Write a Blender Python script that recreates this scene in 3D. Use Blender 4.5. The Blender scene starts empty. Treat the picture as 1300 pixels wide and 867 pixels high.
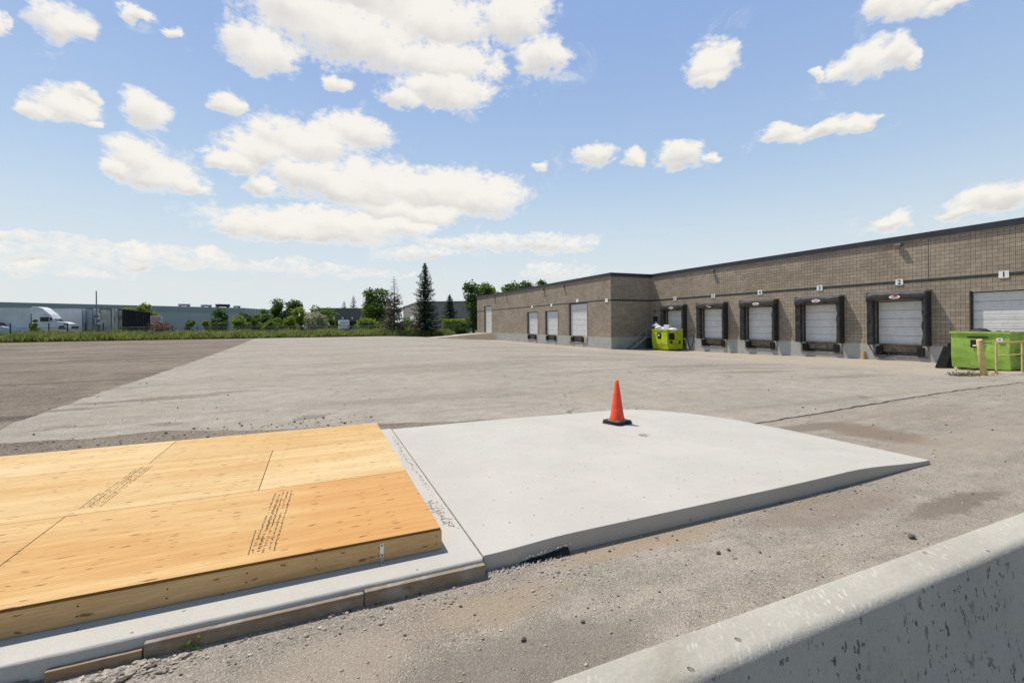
import bpy, math, random
from mathutils import Vector, Matrix, noise as mnoise
R = math.radians
sc = bpy.context.scene
col = sc.collection

# ------------------------------------------------------------------ camera
F_PX, YAW, HOR, ROLL, EYE = 576.35, 0.40522, 411.26, -0.00777, 1.77
cam = bpy.data.cameras.new('camera')
cam.sensor_width = 36.0
cam.lens = F_PX * 36.0 / 1300.0
cam.shift_y = -(433.5 - HOR) / 1300.0
cam.clip_start, cam.clip_end = 0.05, 3000.0
camo = bpy.data.objects.new('camera', cam)
col.objects.link(camo)
camo.matrix_world = (Matrix.Translation((0, 0, EYE)) @ Matrix.Rotation(-YAW, 4, 'Z')
                     @ Matrix.Rotation(R(90), 4, 'X') @ Matrix.Rotation(ROLL, 4, 'Z'))
sc.camera = camo

# ------------------------------------------------------------------ exposure
sc.view_settings.view_transform = 'Standard'
sc.view_settings.look = 'None'
sc.view_settings.exposure = 0.10
sc.view_settings.gamma = 1.0
sc.view_settings.use_curve_mapping = False
sc.cycles.max_bounces = 6
sc.cycles.use_denoising = True

# ------------------------------------------------------------------ sun
SUN_TO = Vector((-0.5, 1.0, 2.2)).normalized()          # towards the sun
sun = bpy.data.lights.new('sun', 'SUN')
sun.energy = 4.8
sun.angle = R(0.5)
sun.color = (1.0, 0.92, 0.81)
suno = bpy.data.objects.new('sun', sun)
col.objects.link(suno)
suno.rotation_euler = SUN_TO.to_track_quat('Z', 'Y').to_euler()
suno.location = (0, 0, 50)
SUN_EL = math.asin(SUN_TO.z)
SUN_AZ = math.atan2(SUN_TO.x, SUN_TO.y)

# ------------------------------------------------------------------ pixel measuring helpers (photograph 1300 x 867)
def ray(px, py):
    a, b = px - 650.0, py - HOR
    c, s = math.cos(ROLL), math.sin(ROLL)
    l, w = (c * a + s * b) / F_PX, (s * a - c * b) / F_PX
    return Vector((math.sin(YAW) + l * math.cos(YAW), math.cos(YAW) - l * math.sin(YAW), w))
def atz(px, py, z):
    r = ray(px, py); k = (z - EYE) / r.z
    return Vector((r.x * k, r.y * k, z))
def atY(px, py, Y):
    r = ray(px, py); k = Y / r.y
    return Vector((r.x * k, Y, EYE + r.z * k))
def atX(px, py, X):
    r = ray(px, py); k = X / r.x
    return Vector((X, r.y * k, EYE + r.z * k))
def sst(a, b, t):
    t = min(1, max(0, (t - a) / (b - a)))
    return t * t * (3 - 2 * t)
def g(x, y):                                            # height of the yard
    gx = sst(9, 27, x)
    z = -gx * (0.42 + 0.26 * sst(10, 30, y)) * sst(3, 13, y)
    if y > 70: z *= 1 - 0.8 * sst(72, 82, y)
    return z

# ------------------------------------------------------------------ node helpers
class NT:
    def __init__(s, tree):
        s.t = tree; s.n = tree.nodes; s.l = tree.links
    def new(s, typ, **kw):
        n = s.n.new(typ)
        for k, v in kw.items(): setattr(n, k, v)
        return n
    def put(s, sock, v):
        if hasattr(v, 'is_output'): s.l.new(v, sock)
        elif v is not None:
            if sock.type == 'RGBA' and len(v) == 3: v = (*v, 1)
            sock.default_value = v
    def math(s, op, a, b=None, c=None, clamp=False):
        n = s.new('ShaderNodeMath', operation=op, use_clamp=clamp)
        s.put(n.inputs[0], a)
        if b is not None: s.put(n.inputs[1], b)
        if c is not None: s.put(n.inputs[2], c)
        return n.outputs[0]
    def vmath(s, op, a, b=None, c=None):
        n = s.new('ShaderNodeVectorMath', operation=op)
        s.put(n.inputs[0], a)
        if b is not None: s.put(n.inputs[1], b)
        if c is not None: s.put(n.inputs[2], c)
        return n.outputs['Value'] if op in ('DOT_PRODUCT', 'LENGTH') else n.outputs[0]
    def mix(s, f, a, b, mode='MIX'):
        n = s.new('ShaderNodeMix', data_type='RGBA', blend_type=mode)
        s.put(n.inputs[0], f); s.put(n.inputs[6], a); s.put(n.inputs[7], b)
        return n.outputs[2]
    def ramp(s, f, lo, hi, a=0.0, b=1.0, smooth=True):
        n = s.new('ShaderNodeMapRange', interpolation_type='SMOOTHSTEP' if smooth else 'LINEAR')
        s.put(n.inputs[0], f); s.put(n.inputs[1], lo); s.put(n.inputs[2], hi); s.put(n.inputs[3], a); s.put(n.inputs[4], b)
        return n.outputs[0]
    def noise(s, vec, scale, detail=4, rough=0.55, dist=0.0, out=0):
        n = s.new('ShaderNodeTexNoise')
        s.put(n.inputs['Vector'], vec); s.put(n.inputs['Scale'], scale); s.put(n.inputs['Detail'], detail)
        s.put(n.inputs['Roughness'], rough); s.put(n.inputs['Distortion'], dist)
        return n.outputs[out]
    def voro(s, vec, scale, feature='F1', out='Distance', rand=1.0):
        n = s.new('ShaderNodeTexVoronoi', feature=feature, voronoi_dimensions='2D')
        s.put(n.inputs['Vector'], vec); s.put(n.inputs['Scale'], scale)
        if 'Randomness' in n.inputs: s.put(n.inputs['Randomness'], rand)
        return n.outputs[out]
    def bump(s, h, strength=0.5, dist=0.01, nrm=None):
        n = s.new('ShaderNodeBump')
        s.put(n.inputs['Height'], h); s.put(n.inputs['Strength'], strength); s.put(n.inputs['Distance'], dist)
        if nrm is not None: s.put(n.inputs['Normal'], nrm)
        return n.outputs[0]
    def pos(s):
        return s.new('ShaderNodeNewGeometry').outputs['Position']
    def obj(s):
        return s.new('ShaderNodeTexCoord').outputs['Object']
    def uv(s):
        return s.new('ShaderNodeTexCoord').outputs['UV']
    def sep(s, v):
        n = s.new('ShaderNodeSeparateXYZ'); s.put(n.inputs[0], v); return n.outputs
    def comb(s, x, y, z=0.0):
        n = s.new('ShaderNodeCombineXYZ'); s.put(n.inputs[0], x); s.put(n.inputs[1], y); s.put(n.inputs[2], z); return n.outputs[0]

def material(name, rough=0.8, spec=0.3, metal=0.0):
    m = bpy.data.materials.new(name); m.use_nodes = True
    nt = NT(m.node_tree)
    b = nt.n['Principled BSDF']
    b.inputs['Roughness'].default_value = rough
    b.inputs['Specular IOR Level'].default_value = spec
    b.inputs['Metallic'].default_value = metal
    return m, nt, b
def plain(name, c, rough=0.7, var=0.25, scale=3.0, metal=0.0, bump=0.0, bscale=40, spec=0.3, dirt=None, dirtamt=0.4):
    """painted / cast surface with slow tone drift, fine grain and optional dirt"""
    m, nt, b = material(name, rough, spec, metal)
    p = nt.obj()
    n = nt.noise(p, scale, 5, 0.6)
    lo = [v * (1 - var) for v in c]; hi = [min(1, v * (1 + var)) for v in c]
    cc = nt.mix(nt.ramp(n, 0.3, 0.7), lo, hi)
    if dirt:
        d = nt.noise(p, scale * 2.3, 8, 0.7)
        cc = nt.mix(nt.math('MULTIPLY', nt.ramp(d, 0.52, 0.72), dirtamt), cc, dirt)
    nt.put(b.inputs['Base Color'], cc)
    if bump:
        nt.put(b.inputs['Normal'], nt.bump(nt.noise(p, bscale, 4, 0.6), bump, 0.01))
    return m

# ------------------------------------------------------------------ world: sky and clouds by compass direction
world = bpy.data.worlds.new('World'); sc.world = world
world.use_nodes = True
W = NT(world.node_tree)
bg = W.n['Background']
SKY = 0.10
bg.inputs['Strength'].default_value = SKY
sky = W.new('ShaderNodeTexSky', sky_type='NISHITA', sun_disc=False, sun_elevation=SUN_EL, sun_rotation=SUN_AZ,
            air_density=1.0, dust_density=0.6, ozone_density=1.5, altitude=150)
dirv = W.vmath('NORMALIZE', W.new('ShaderNodeTexCoord').outputs['Generated'])
dx, dy, dz = W.sep(dirv)[:3]
az = W.math('ARCTAN2', dx, dy)
el = W.math('ARCSINE', dz)
pa = W.comb(az, el, 0.0)
def azel(px, py):
    r = ray(px, py).normalized()
    return math.atan2(r.x, r.y), math.asin(r.z)
BLOBS = [(440,40,120,50),(330,62,48,34),(545,25,95,50),(652,18,52,44),(688,74,38,26),(560,78,85,32),(565,114,76,26),(510,124,32,16),(385,8,80,34),(490,-4,130,36),
 (72,22,38,30),(92,33,32,14),(172,16,22,10),(215,37,16,6),(0,32,12,16),(430,108,18,12),
 (78,136,44,26),(48,142,24,13),(98,120,24,12),(120,160,13,8),(187,142,34,24),(290,133,22,14),
 (195,218,62,28),(168,200,34,24),(235,235,36,14),(142,212,24,12),
 (385,180,86,32),(328,192,54,22),(448,168,50,26),(295,202,38,15),
 (480,238,135,38),(570,243,100,34),(390,222,52,20),(328,232,20,16),(612,248,58,30),(520,268,95,16),
 (400,286,130,24),(330,286,62,20),(485,286,72,16),
 (640,308,120,11,.45),(535,321,54,8,.4),(705,313,50,9,.35),(50,299,120,8,.35),(130,326,190,15,.30),(212,321,84,14,.40),(330,336,110,9,.25),(706,341,44,10,.3),(20,340,150,8,.25),(430,345,110,6,.2),
 (905,78,36,32),(924,60,20,15),(905,98,28,13),(1100,76,46,27),(1138,60,26,22),(1068,90,24,14),(1160,70,14,18),
 (1140,2,64,24),(1205,0,44,13),(1045,168,74,10),(990,170,26,11),(1078,160,32,11),(1104,157,13,8),
 (754,198,28,17),(803,200,17,11),(866,194,34,17),(905,200,16,7),(1250,256,64,20),(1222,270,40,10),(1290,252,40,20),(1125,283,34,12),(1038,95,9,8),(690,212,12,6)]
# ragged edges: push the sampling point about with two noises
wv = W.vmath('MULTIPLY', pa, (1.0, 1.5, 1.0))
def warp(scale, amt, det):
    n = W.noise(wv, scale, det, 0.6, out=1)
    return W.vmath('MULTIPLY', W.vmath('SUBTRACT', n, (0.5, 0.5, 0.5)), (amt, amt * 0.75, 0))
pw = W.vmath('ADD', pa, W.vmath('ADD', warp(11, 0.060, 2), warp(40, 0.030, 5)))
field, shade = None, None
for (bx, by, rx, ry, *cap) in BLOBS:
    a0, e0 = azel(bx, by)
    ax, _ = azel(bx + rx, by); _, ey = azel(bx, by - ry)
    kk_ = 1.12 if rx < 60 else 1.06
    sx, sy = 1 / max(1e-4, abs(ax - a0) * kk_), 1 / max(1e-4, abs(ey - e0) * kk_)
    q = W.vmath('MULTIPLY_ADD', pw, (sx, sy, 0), (-a0 * sx, -e0 * sy, 0))
    f = W.math('SUBTRACT', 1.0, W.vmath('DOT_PRODUCT', q, q))
    if cap: f = W.math('MINIMUM', f, cap[0])
    s = W.vmath('DOT_PRODUCT', q, (0.12, 0.5, 0))
    if field is None: field, shade = f, s
    else:
        better = W.math('SUBTRACT', f, field)
        k = W.ramp(better, -0.5, 0.5)
        shade = W.math('MULTIPLY_ADD', k, W.math('SUBTRACT', s, shade), shade)
        field = W.math('SMOOTH_MAX', field, f, 0.35)
puff = W.noise(wv, 30, 7, 0.62)
dens = W.math('ADD', W.math('MULTIPLY', field, 1.15), W.math('MULTIPLY', W.math('SUBTRACT', puff, 0.5), 2.1))
dens = W.math('ADD', dens, W.math('MULTIPLY', W.math('SUBTRACT', W.noise(wv, 70, 7, 0.72), 0.5), 1.25))
wisp = W.math('MULTIPLY', W.ramp(W.noise(W.vmath('ADD', pw, (3.0, 1.0, 0)), 7.5, 8, 0.68, 0.6), 0.56, 0.74), W.ramp(field, -3.0, 0.3, 0.0, 0.8))
alpha = W.math('MAXIMUM', W.ramp(dens, -0.15, 0.85), wisp)
# distant banks and thin veils low down
veil = W.ramp(W.noise(W.vmath('MULTIPLY', pa, (3.0, 22.0, 1)), 2.2, 5, 0.6), 0.42, 0.72)
low = W.math('MULTIPLY', W.ramp(el, 0.02, 0.16, 1, 0), veil)
lit = W.math('ADD', shade, W.math('MULTIPLY', W.math('SUBTRACT', W.noise(wv, 14, 3, 0.5), 0.5), 0.45))
thick = W.ramp(dens, 0.1, 0.9)
under = W.math('MULTIPLY', W.ramp(lit, 0.12, -0.42), thick)
S = 1.0 / SKY
cl_col = W.mix(under, (0.89 * S, 0.855 * S, 0.79 * S), (0.64 * S, 0.62 * S, 0.595 * S))
# clear sky: the Sky Texture, paler towards the horizon, deeper overhead and away from the sun
base = W.mix(1.0, sky.outputs[0], (0.85, 0.80, 0.80), 'MULTIPLY')
base = W.mix(0.78, base, W.mix(W.ramp(el, 0.08, 0.64), (0.56 * S, 0.725 * S, 0.87 * S), (0.30 * S, 0.455 * S, 0.79 * S)))
base = W.mix(W.ramp(el, 0.0, 0.33, 0.92, 0.0), base, (0.70 * S, 0.745 * S, 0.742 * S))
base = W.mix(W.math('MULTIPLY', low, 0.55), base, (0.76 * S, 0.745 * S, 0.71 * S))
skyc = W.mix(W.math('MULTIPLY', alpha, 0.96), base, cl_col)
deep = W.math('MULTIPLY', W.ramp(el, 0.70, 1.25, 1.0, 0.55), W.ramp(dy, -0.55, 0.15, 0.78, 1.0))
skyc = W.mix(1.0, skyc, W.comb(W.math('POWER', deep, 1.35), deep, deep), 'MULTIPLY')
W.put(bg.inputs['Color'], skyc)

# ------------------------------------------------------------------ mesh helpers
ORI = {}
class MB:
    def __init__(s): s.v, s.f, s.m = [], [], []
    def add(s, vs, fs, mi=0, M=None):
        o = len(s.v)
        s.v += [tuple(M @ Vector(v)) if M else tuple(v) for v in vs]
        for f in fs: s.f.append([i + o for i in f]); s.m.append(mi)
        return s
    def box(s, x0, x1, y0, y1, z0, z1, mi=0, M=None):
        vs = [(x0,y0,z0),(x1,y0,z0),(x1,y1,z0),(x0,y1,z0),(x0,y0,z1),(x1,y0,z1),(x1,y1,z1),(x0,y1,z1)]
        return s.add(vs, [(0,3,2,1),(4,5,6,7),(0,1,5,4),(1,2,6,5),(2,3,7,6),(3,0,4,7)], mi, M)
    def quad(s, a, b, c, d, mi=0): return s.add([a, b, c, d], [(0,1,2,3)], mi)
    def prism(s, poly, z0, z1, mi=0, M=None):             # poly in xy, z0/z1 numbers or functions of (x,y)
        n = len(poly); f0 = z0 if callable(z0) else (lambda x, y: z0); f1 = z1 if callable(z1) else (lambda x, y: z1)
        vs = [(x, y, f0(x, y)) for x, y in poly] + [(x, y, f1(x, y)) for x, y in poly]
        fs = [tuple(range(n - 1, -1, -1)), tuple(range(n, 2 * n))] + [(i, (i+1) % n, (i+1) % n + n, i + n) for i in range(n)]
        return s.add(vs, fs, mi, M)
    def tube(s, pts, r, n=8, mi=0, cap=True):
        pts = [Vector(p) for p in pts]; k = len(pts)
        rs = r if isinstance(r, (list, tuple)) else [r] * k
        vs, fs = [], []
        for i, p in enumerate(pts):
            t = (pts[min(i+1, k-1)] - pts[max(i-1, 0)])
            t = t.normalized() if t.length > 1e-9 else Vector((0,0,1))
            a = t.cross(Vector((0,0,1)) if abs(t.z) < 0.9 else Vector((1,0,0))).normalized(); b = t.cross(a)
            for j in range(n):
                an = 2 * math.pi * j / n
                vs.append(p + (a * math.cos(an) + b * math.sin(an)) * rs[i])
        for i in range(k - 1):
            for j in range(n):
                fs.append((i*n+j, i*n+(j+1)%n, (i+1)*n+(j+1)%n, (i+1)*n+j))
        if cap: fs += [tuple(range(n-1, -1, -1)), tuple(range((k-1)*n, k*n))]
        return s.add(vs, fs, mi)
    def lathe(s, prof, n=32, c=(0,0,0), mi=0):
        vs, fs = [], []
        for r_, z in prof:
            for j in range(n):
                a = 2 * math.pi * j / n
                vs.append((c[0] + r_ * math.cos(a), c[1] + r_ * math.sin(a), c[2] + z))
        for i in range(len(prof) - 1):
            for j in range(n): fs.append((i*n+j, i*n+(j+1)%n, (i+1)*n+(j+1)%n, (i+1)*n+j))
        fs += [tuple(range(n-1, -1, -1)), tuple(range((len(prof)-1)*n, len(prof)*n))]
        return s.add(vs, fs, mi)
    def build(s, name, mats, parent=None, origin=None, smooth=False, bevel=0.0, seg=2, **tags):
        me = bpy.data.meshes.new(name)
        if parent is not None: o0 = ORI[parent.name]
        elif origin is not None: o0 = Vector(origin)
        else:
            xs = [v[0] for v in s.v]; ys = [v[1] for v in s.v]; zs = [v[2] for v in s.v]
            o0 = Vector(((min(xs)+max(xs))/2, (min(ys)+max(ys))/2, min(zs)))
        me.from_pydata([(v[0]-o0.x, v[1]-o0.y, v[2]-o0.z) for v in s.v], [], s.f)
        if not isinstance(mats, (list, tuple)): mats = [mats]
        for m in mats: me.materials.append(m)
        if len(mats) > 1: me.polygons.foreach_set('material_index', s.m)
        me.update()
        uvl = me.uv_layers.new(name='UVMap').data
        for p in me.polygons:
            n = p.normal
            for li in p.loop_indices:
                v = s.v[me.loops[li].vertex_index]
                if abs(n.z) >= abs(n.x) and abs(n.z) >= abs(n.y): uvl[li].uv = (v[0], v[1])
                elif abs(n.x) > abs(n.y): uvl[li].uv = (v[1], v[2])
                else: uvl[li].uv = (v[0], v[2])
        if smooth: me.polygons.foreach_set('use_smooth', [True] * len(me.polygons))
        o = bpy.data.objects.new(name, me); col.objects.link(o)
        ORI[o.name] = o0
        if parent is not None: o.parent = parent
        else: o.location = o0
        if bevel:
            b = o.modifiers.new('bevel', 'BEVEL'); b.width = bevel; b.segments = seg; b.limit_method = 'ANGLE'; b.angle_limit = R(40)
        for k, v in tags.items(): o[k] = v
        return o
def thing(name, loc, label, category, group=None, kind=None):
    o = bpy.data.objects.new(name, None); col.objects.link(o)
    o.location = loc; o.empty_display_size = 0.3
    ORI[o.name] = Vector(loc)
    o['label'] = label; o['category'] = category
    if group: o['group'] = group
    if kind: o['kind'] = kind
    return o

# ------------------------------------------------------------------ ground materials
def ground_mat(name, ca, cb, cdirt, cdark, speck=0.5, grain=70.0, dirt_lo=0.52, dirt_hi=0.68, streak=0.35, bump=0.6, patch=None, seed=0.0, rough=0.10):
    m, nt, b = material(name, 0.92, 0.15)
    p = nt.vmath('ADD', nt.pos(), (seed, seed * 0.7, 0))
    flat = nt.vmath('MULTIPLY', p, (1, 1, 0))
    n1 = nt.noise(flat, 0.22, 6, 0.6)
    c = nt.mix(nt.ramp(n1, 0.35, 0.65), ca, cb)
    # broad mottling
    n2 = nt.noise(flat, 1.7, 6, 0.65)
    c = nt.mix(1.0, c, nt.mix(nt.ramp(n2, 0.3, 0.7), (0.86, 0.86, 0.86), (1.10, 1.10, 1.10)), 'MULTIPLY')
    n3 = nt.noise(nt.vmath('MULTIPLY', flat, (0.55, 1.5, 0)), 3.2, 9, 0.82)
    c = nt.mix(1.0, c, nt.mix(nt.ramp(n3, 0.36, 0.64), (1 - rough,) * 3, (1 + rough,) * 3), 'MULTIPLY')
    # dirt washed into patches
    d = nt.noise(nt.vmath('MULTIPLY', flat, (0.6, 1.0, 0)), 0.35, 8, 0.68, 0.4)
    c = nt.mix(nt.math('MULTIPLY', nt.ramp(d, dirt_lo, dirt_hi), 0.75), c, cdirt)
    # tyre-dragged streaks, mostly along the yard
    st = nt.noise(nt.vmath('MULTIPLY', flat, (0.22, 1.9, 0)), 0.8, 7, 0.7, 0.5)
    c = nt.mix(nt.math('MULTIPLY', nt.ramp(st, 0.60, 0.72), streak), c, cdark)
    st2 = nt.noise(nt.vmath('MULTIPLY', flat, (0.05, 0.42, 0)), 1.0, 6, 0.72, 0.6)
    c = nt.mix(nt.math('MULTIPLY', nt.ramp(st2, 0.53, 0.60), min(1, streak * 1.15)), c, [v * .6 + w_ * .25 for v, w_ in zip(cdark, ca)])
    c = nt.mix(nt.math('MULTIPLY', nt.ramp(st2, 0.42, 0.32), streak * .8), c, [min(.6, v * 1.16) for v in ca])
    # aggregate
    vc = nt.sep(nt.voro(flat, grain, out='Color'))[0]
    fine = nt.noise(flat, grain * 2.2, 3, 0.6)
    c = nt.mix(nt.math('MULTIPLY', nt.ramp(vc, 0.70, 0.98), speck), c, [min(0.75, v * 1.55 + 0.03) for v in ca])
    c = nt.mix(nt.math('MULTIPLY', nt.ramp(vc, 0.30, 0.02), speck * 0.9), c, [v * 0.42 for v in ca])
    c = nt.mix(1.0, c, nt.mix(nt.ramp(fine, 0.3, 0.7), (0.80, 0.80, 0.80), (1.18, 1.18, 1.18)), 'MULTIPLY')
    # scattered small dark spots: grit and crumbs of asphalt
    pv = nt.voro(flat, 5.0)
    sel = nt.sep(nt.voro(flat, 5.0, out='Color'))[1]
    spot = nt.math('MULTIPLY', nt.ramp(nt.math('ADD', pv, nt.math('MULTIPLY', fine, 0.08)), 0.13, 0.07), nt.ramp(sel, 0.74, 0.8))
    c = nt.mix(nt.math('MULTIPLY', spot, 0.6), c, cdark)
    if patch:
        c = patch(nt, flat, c)
    nt.put(b.inputs['Base Color'], c)
    h = nt.math('ADD', nt.math('MULTIPLY', nt.voro(flat, grain), -0.6), nt.math('MULTIPLY', n2, 2.0))
    h = nt.math('ADD', h, nt.math('MULTIPLY', fine, 0.4))
    nt.put(b.inputs['Normal'], nt.bump(h, bump, 0.012))
    return m
def blotches(nt, flat, c, items, seed, dcol):
    w = nt.vmath('ADD', flat, nt.vmath('MULTIPLY', nt.vmath('SUBTRACT', nt.noise(flat, 1.1, 7, 0.75, out=1), (0.5, 0.5, 0.5)), (1.6, 1.1, 0)))
    gr_ = nt.noise(flat, 9, 7, 0.75)
    for (px, py, rx, ry, am) in items:
        q = atz(px, py, 0)
        d = nt.vmath('LENGTH', nt.vmath('MULTIPLY', nt.vmath('SUBTRACT', w, (q.x + seed, q.y + seed * .7, 0)), (1 / rx, 1 / ry, 0)))
        m_ = nt.math('MULTIPLY', nt.ramp(nt.math('ADD', d, nt.math('MULTIPLY', nt.math('SUBTRACT', gr_, .5), 2.2)), 1.1, 0.5), am)
        c = nt.mix(m_, c, dcol)
    return c
def yard_patches(nt, flat, c):
    # pale dusty apron before the docks and brown wash-out; hairline cracks
    x, y = nt.sep(flat)[0], nt.sep(flat)[1]
    n = nt.noise(nt.vmath('MULTIPLY', flat, (1, 0.35, 0)), 0.5, 6, 0.7)
    apron = nt.math('MULTIPLY', nt.ramp(nt.math('ADD', x, nt.math('MULTIPLY', n, 9.0)), 24.5, 28.5), nt.ramp(n, 0.38, 0.62, 0.35, 0.95))
    c = nt.mix(apron, c, (0.37, 0.318, 0.255))
    c = blotches(nt, flat, c, ((180, 508, 1.6, .28, .85), (240, 502, 1.2, .22, .8), (95, 519, .9, .20, .8), (210, 538, .5, .16, .7), (100, 541, .55, .16, .7), (400, 528, .5, .14, .7), (385, 531, .35, .1, .8), (300, 497, .9, .2, .6), (870, 462, 3.0, .7, .6), (960, 468, 2.6, .5, .6), (1080, 473, 2.4, .5, .55), (940, 456, 4, .8, .4), (700, 452, 4, .8, .4), (560, 470, 3, .6, .35)), 0.0, (0.175, 0.148, 0.118))
    crk = nt.voro(nt.vmath('ADD', flat, nt.vmath('MULTIPLY', nt.noise(flat, 0.9, 4, out=1), (1.3, 1.3, 0))), 0.16, 'DISTANCE_TO_EDGE')
    br = nt.ramp(nt.noise(flat, 0.3, 3), 0.48, 0.6)
    c = nt.mix(nt.math('MULTIPLY', nt.math('MULTIPLY', nt.ramp(crk, 0.006, 0.0015), br), 0.6), c, (0.08, 0.07, 0.06))
    return c
def near_patches(nt, flat, c):
    """soft-edged drifts of dirt washed against the slab and along the barrier"""
    w = nt.vmath('ADD', flat, nt.vmath('MULTIPLY', nt.vmath('SUBTRACT', nt.noise(flat, 2.2, 6, 0.7, out=1), (0.5, 0.5, 0.5)), (0.75, 0.55, 0)))
    grit = nt.noise(flat, 60, 4, 0.7)
    for (px, py, rx, ry, cc_, am) in ((1110, 550, 0.55, 0.9, (0.225, 0.178, 0.132), .9), (1050, 645, 1.1, 0.28, (0.255, 0.205, 0.16), .6), (640, 768, 0.45, 0.20, (0.345, 0.275, 0.20), .75), (1215, 640, 0.9, 0.17, (0.19, 0.155, 0.122), .8),
                                      (1010, 545, 1.3, 0.22, (0.215, 0.18, 0.14), .85), (420, 850, 0.5, 0.25, (0.37, 0.315, 0.25), .5), (820, 690, .9, .16, (0.36, 0.275, 0.195), .7), (700, 840, .8, .3, (0.185, 0.162, 0.138), .6), (1240, 560, 2.2, .5, (0.36, 0.31, 0.25), .5)):
        q = atz(px, py, 0)
        d = nt.vmath('LENGTH', nt.vmath('MULTIPLY', nt.vmath('SUBTRACT', w, (q.x + SEED_N, q.y + SEED_N * .7, 0)), (1 / rx, 1 / ry, 0)))
        m_ = nt.math('MULTIPLY', nt.ramp(nt.math('ADD', d, nt.math('MULTIPLY', nt.math('SUBTRACT', grit, .5), .7)), 1.15, 0.6), am)
        c = nt.mix(m_, c, nt.mix(nt.ramp(grit, .3, .7), [v * .8 for v in cc_], [v * 1.2 for v in cc_]))
    return c
SEED_N = 31.0
M_YARD = ground_mat('worn_asphalt', (0.325, 0.293, 0.247), (0.28, 0.256, 0.218), (0.305, 0.25, 0.19), (0.15, 0.125, 0.10), 0.5, 90, streak=0.40, patch=yard_patches)
M_NEAR = ground_mat('coarse_asphalt', (0.340, 0.300, 0.250), (0.295, 0.260, 0.217), (0.33, 0.268, 0.205), (0.12, 0.10, 0.08), 0.62, 150, 0.50, 0.66, 0.25, 0.8, seed=SEED_N, patch=near_patches, rough=0.16)
M_LOT = ground_mat('brown_gravel', (0.190, 0.154, 0.122), (0.140, 0.114, 0.092), (0.25, 0.205, 0.16), (0.055, 0.045, 0.037), 0.7, 50, 0.48, 0.62, 1.0, 0.9, seed=77.0, rough=0.34)
M_STRIP = ground_mat('loose_gravel', (0.20, 0.166, 0.132), (0.155, 0.13, 0.105), (0.24, 0.20, 0.155), (0.07, 0.058, 0.048), 0.7, 60, 0.5, 0.65, 0.4, 1.0, seed=13.0)
M_FIELD = ground_mat('field_soil', (0.10, 0.125, 0.045), (0.14, 0.14, 0.07), (0.16, 0.14, 0.09), (0.06, 0.07, 0.03), 0.3, 30, streak=0.3, seed=5.0)
M_STONE = plain('stone', (0.36, 0.315, 0.26), 0.9, 0.5, 14, bump=0.5, bscale=60)
M_DARKSTONE = plain('dark_stone', (0.10, 0.088, 0.075), 0.9, 0.4, 20, bump=0.5, bscale=60)

# ------------------------------------------------------------------ ground sheets
def axis(segs):
    out = []
    for a, b, st in segs:
        n = max(1, int(round((b - a) / st)))
        out += [a + (b - a) * i / n for i in range(n)]
    return out + [segs[-1][1]]
def sheet(name, xs, ys, zf, mat, **tags):
    mb = MB(); nx, ny = len(xs), len(ys)
    mb.v = [(x, y, zf(x, y)) for y in ys for x in xs]
    for j in range(ny - 1):
        for i in range(nx - 1):
            mb.f.append((j*nx+i, j*nx+i+1, (j+1)*nx+i+1, (j+1)*nx+i)); mb.m.append(0)
    return mb.build(name, mat, origin=(0, 0, 0), smooth=True, **tags)
def far(x, y): return g(x, y) if (-100 < x < 60 and -40 < y < 120) else g(max(-100, min(60, x)), max(-40, min(120, y)))
XS = axis([(-900, -100, 100), (-100, -20, 8), (-20, 8, 2), (8, 34, 1), (34, 100, 11), (100, 900, 100)])
YS = axis([(-300, -20, 40), (-20, 0, 4), (0, 40, 1), (40, 70, 3), (70, 75, 1)])
sheet('ground', XS, YS, far, M_YARD, kind='structure', label='worn pale grey asphalt yard with dusty tan patches before the docks', category='ground')
sheet('field', XS, axis([(75, 90, 1), (90, 120, 6), (120, 1500, 115)]), far, M_FIELD, kind='structure', label='rough green field beyond the edge of the asphalt yard', category='ground')

def ribbon(name, ts, fa, fb, mat, dz, swap=False, cuts=6, **tags):
    """sheet between two edge curves; t runs along it, fa/fb give the edges across"""
    mb = MB()
    for t in ts:
        a, b_ = fa(t), fb(t)
        for k in range(cuts + 1):
            u = a + (b_ - a) * k / cuts
            x, y = (u, t) if swap else (t, u)
            mb.v.append((x, y, g(x, y) + dz))
    for i in range(len(ts) - 1):
        for k in range(cuts):
            q = (i*(cuts+1)+k, (i+1)*(cuts+1)+k, (i+1)*(cuts+1)+k+1, i*(cuts+1)+k+1)
            mb.f.append(q[::-1] if swap else q); mb.m.append(0)
    return mb.build(name, mat, origin=(0, 0, 0), **tags)
def rag(t, amp, s_): return amp * (mnoise.noise(Vector((t * 0.9, s_, 0))) + .6 * mnoise.noise(Vector((t * 3.7, s_, 5))) + .35 * mnoise.noise(Vector((t * 11.0, s_, 9))))
def lerp_pts(pts):
    def f(t):
        if t <= pts[0][0]: return pts[0][1]
        for (a, va), (b_, vb) in zip(pts, pts[1:]):
            if t <= b_: return va + (vb - va) * (t - a) / (b_ - a)
        return pts[-1][1]
    return f
lotx = lerp_pts([(9.6, -4.9), (10.95, -5.15), (12.6, -5.25), (14.6, -5.40), (18.9, -5.46), (26, -5.7), (36.4, -6.14), (52, -6.9), (74, -8.2)])
ribbon('gravel_lot', axis([(9.55, 30, .2), (30, 73.7, .6)]), lambda y: -95, lambda y: lotx(y) + rag(y, .16, 3), M_LOT, 0.004, True, 10, kind='structure', label='darker brown gravel lot at the left of the pale asphalt yard', category='ground')
stripy = lerp_pts([(-14, 9.7), (-4.5, 9.45), (-3.3, 9.25), (-2.5, 9.45), (-0.9, 8.75), (0, 8.6), (1.0, 8.4), (2.4, 7.95), (4.4, 7.55), (6.0, 7.2)])
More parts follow.
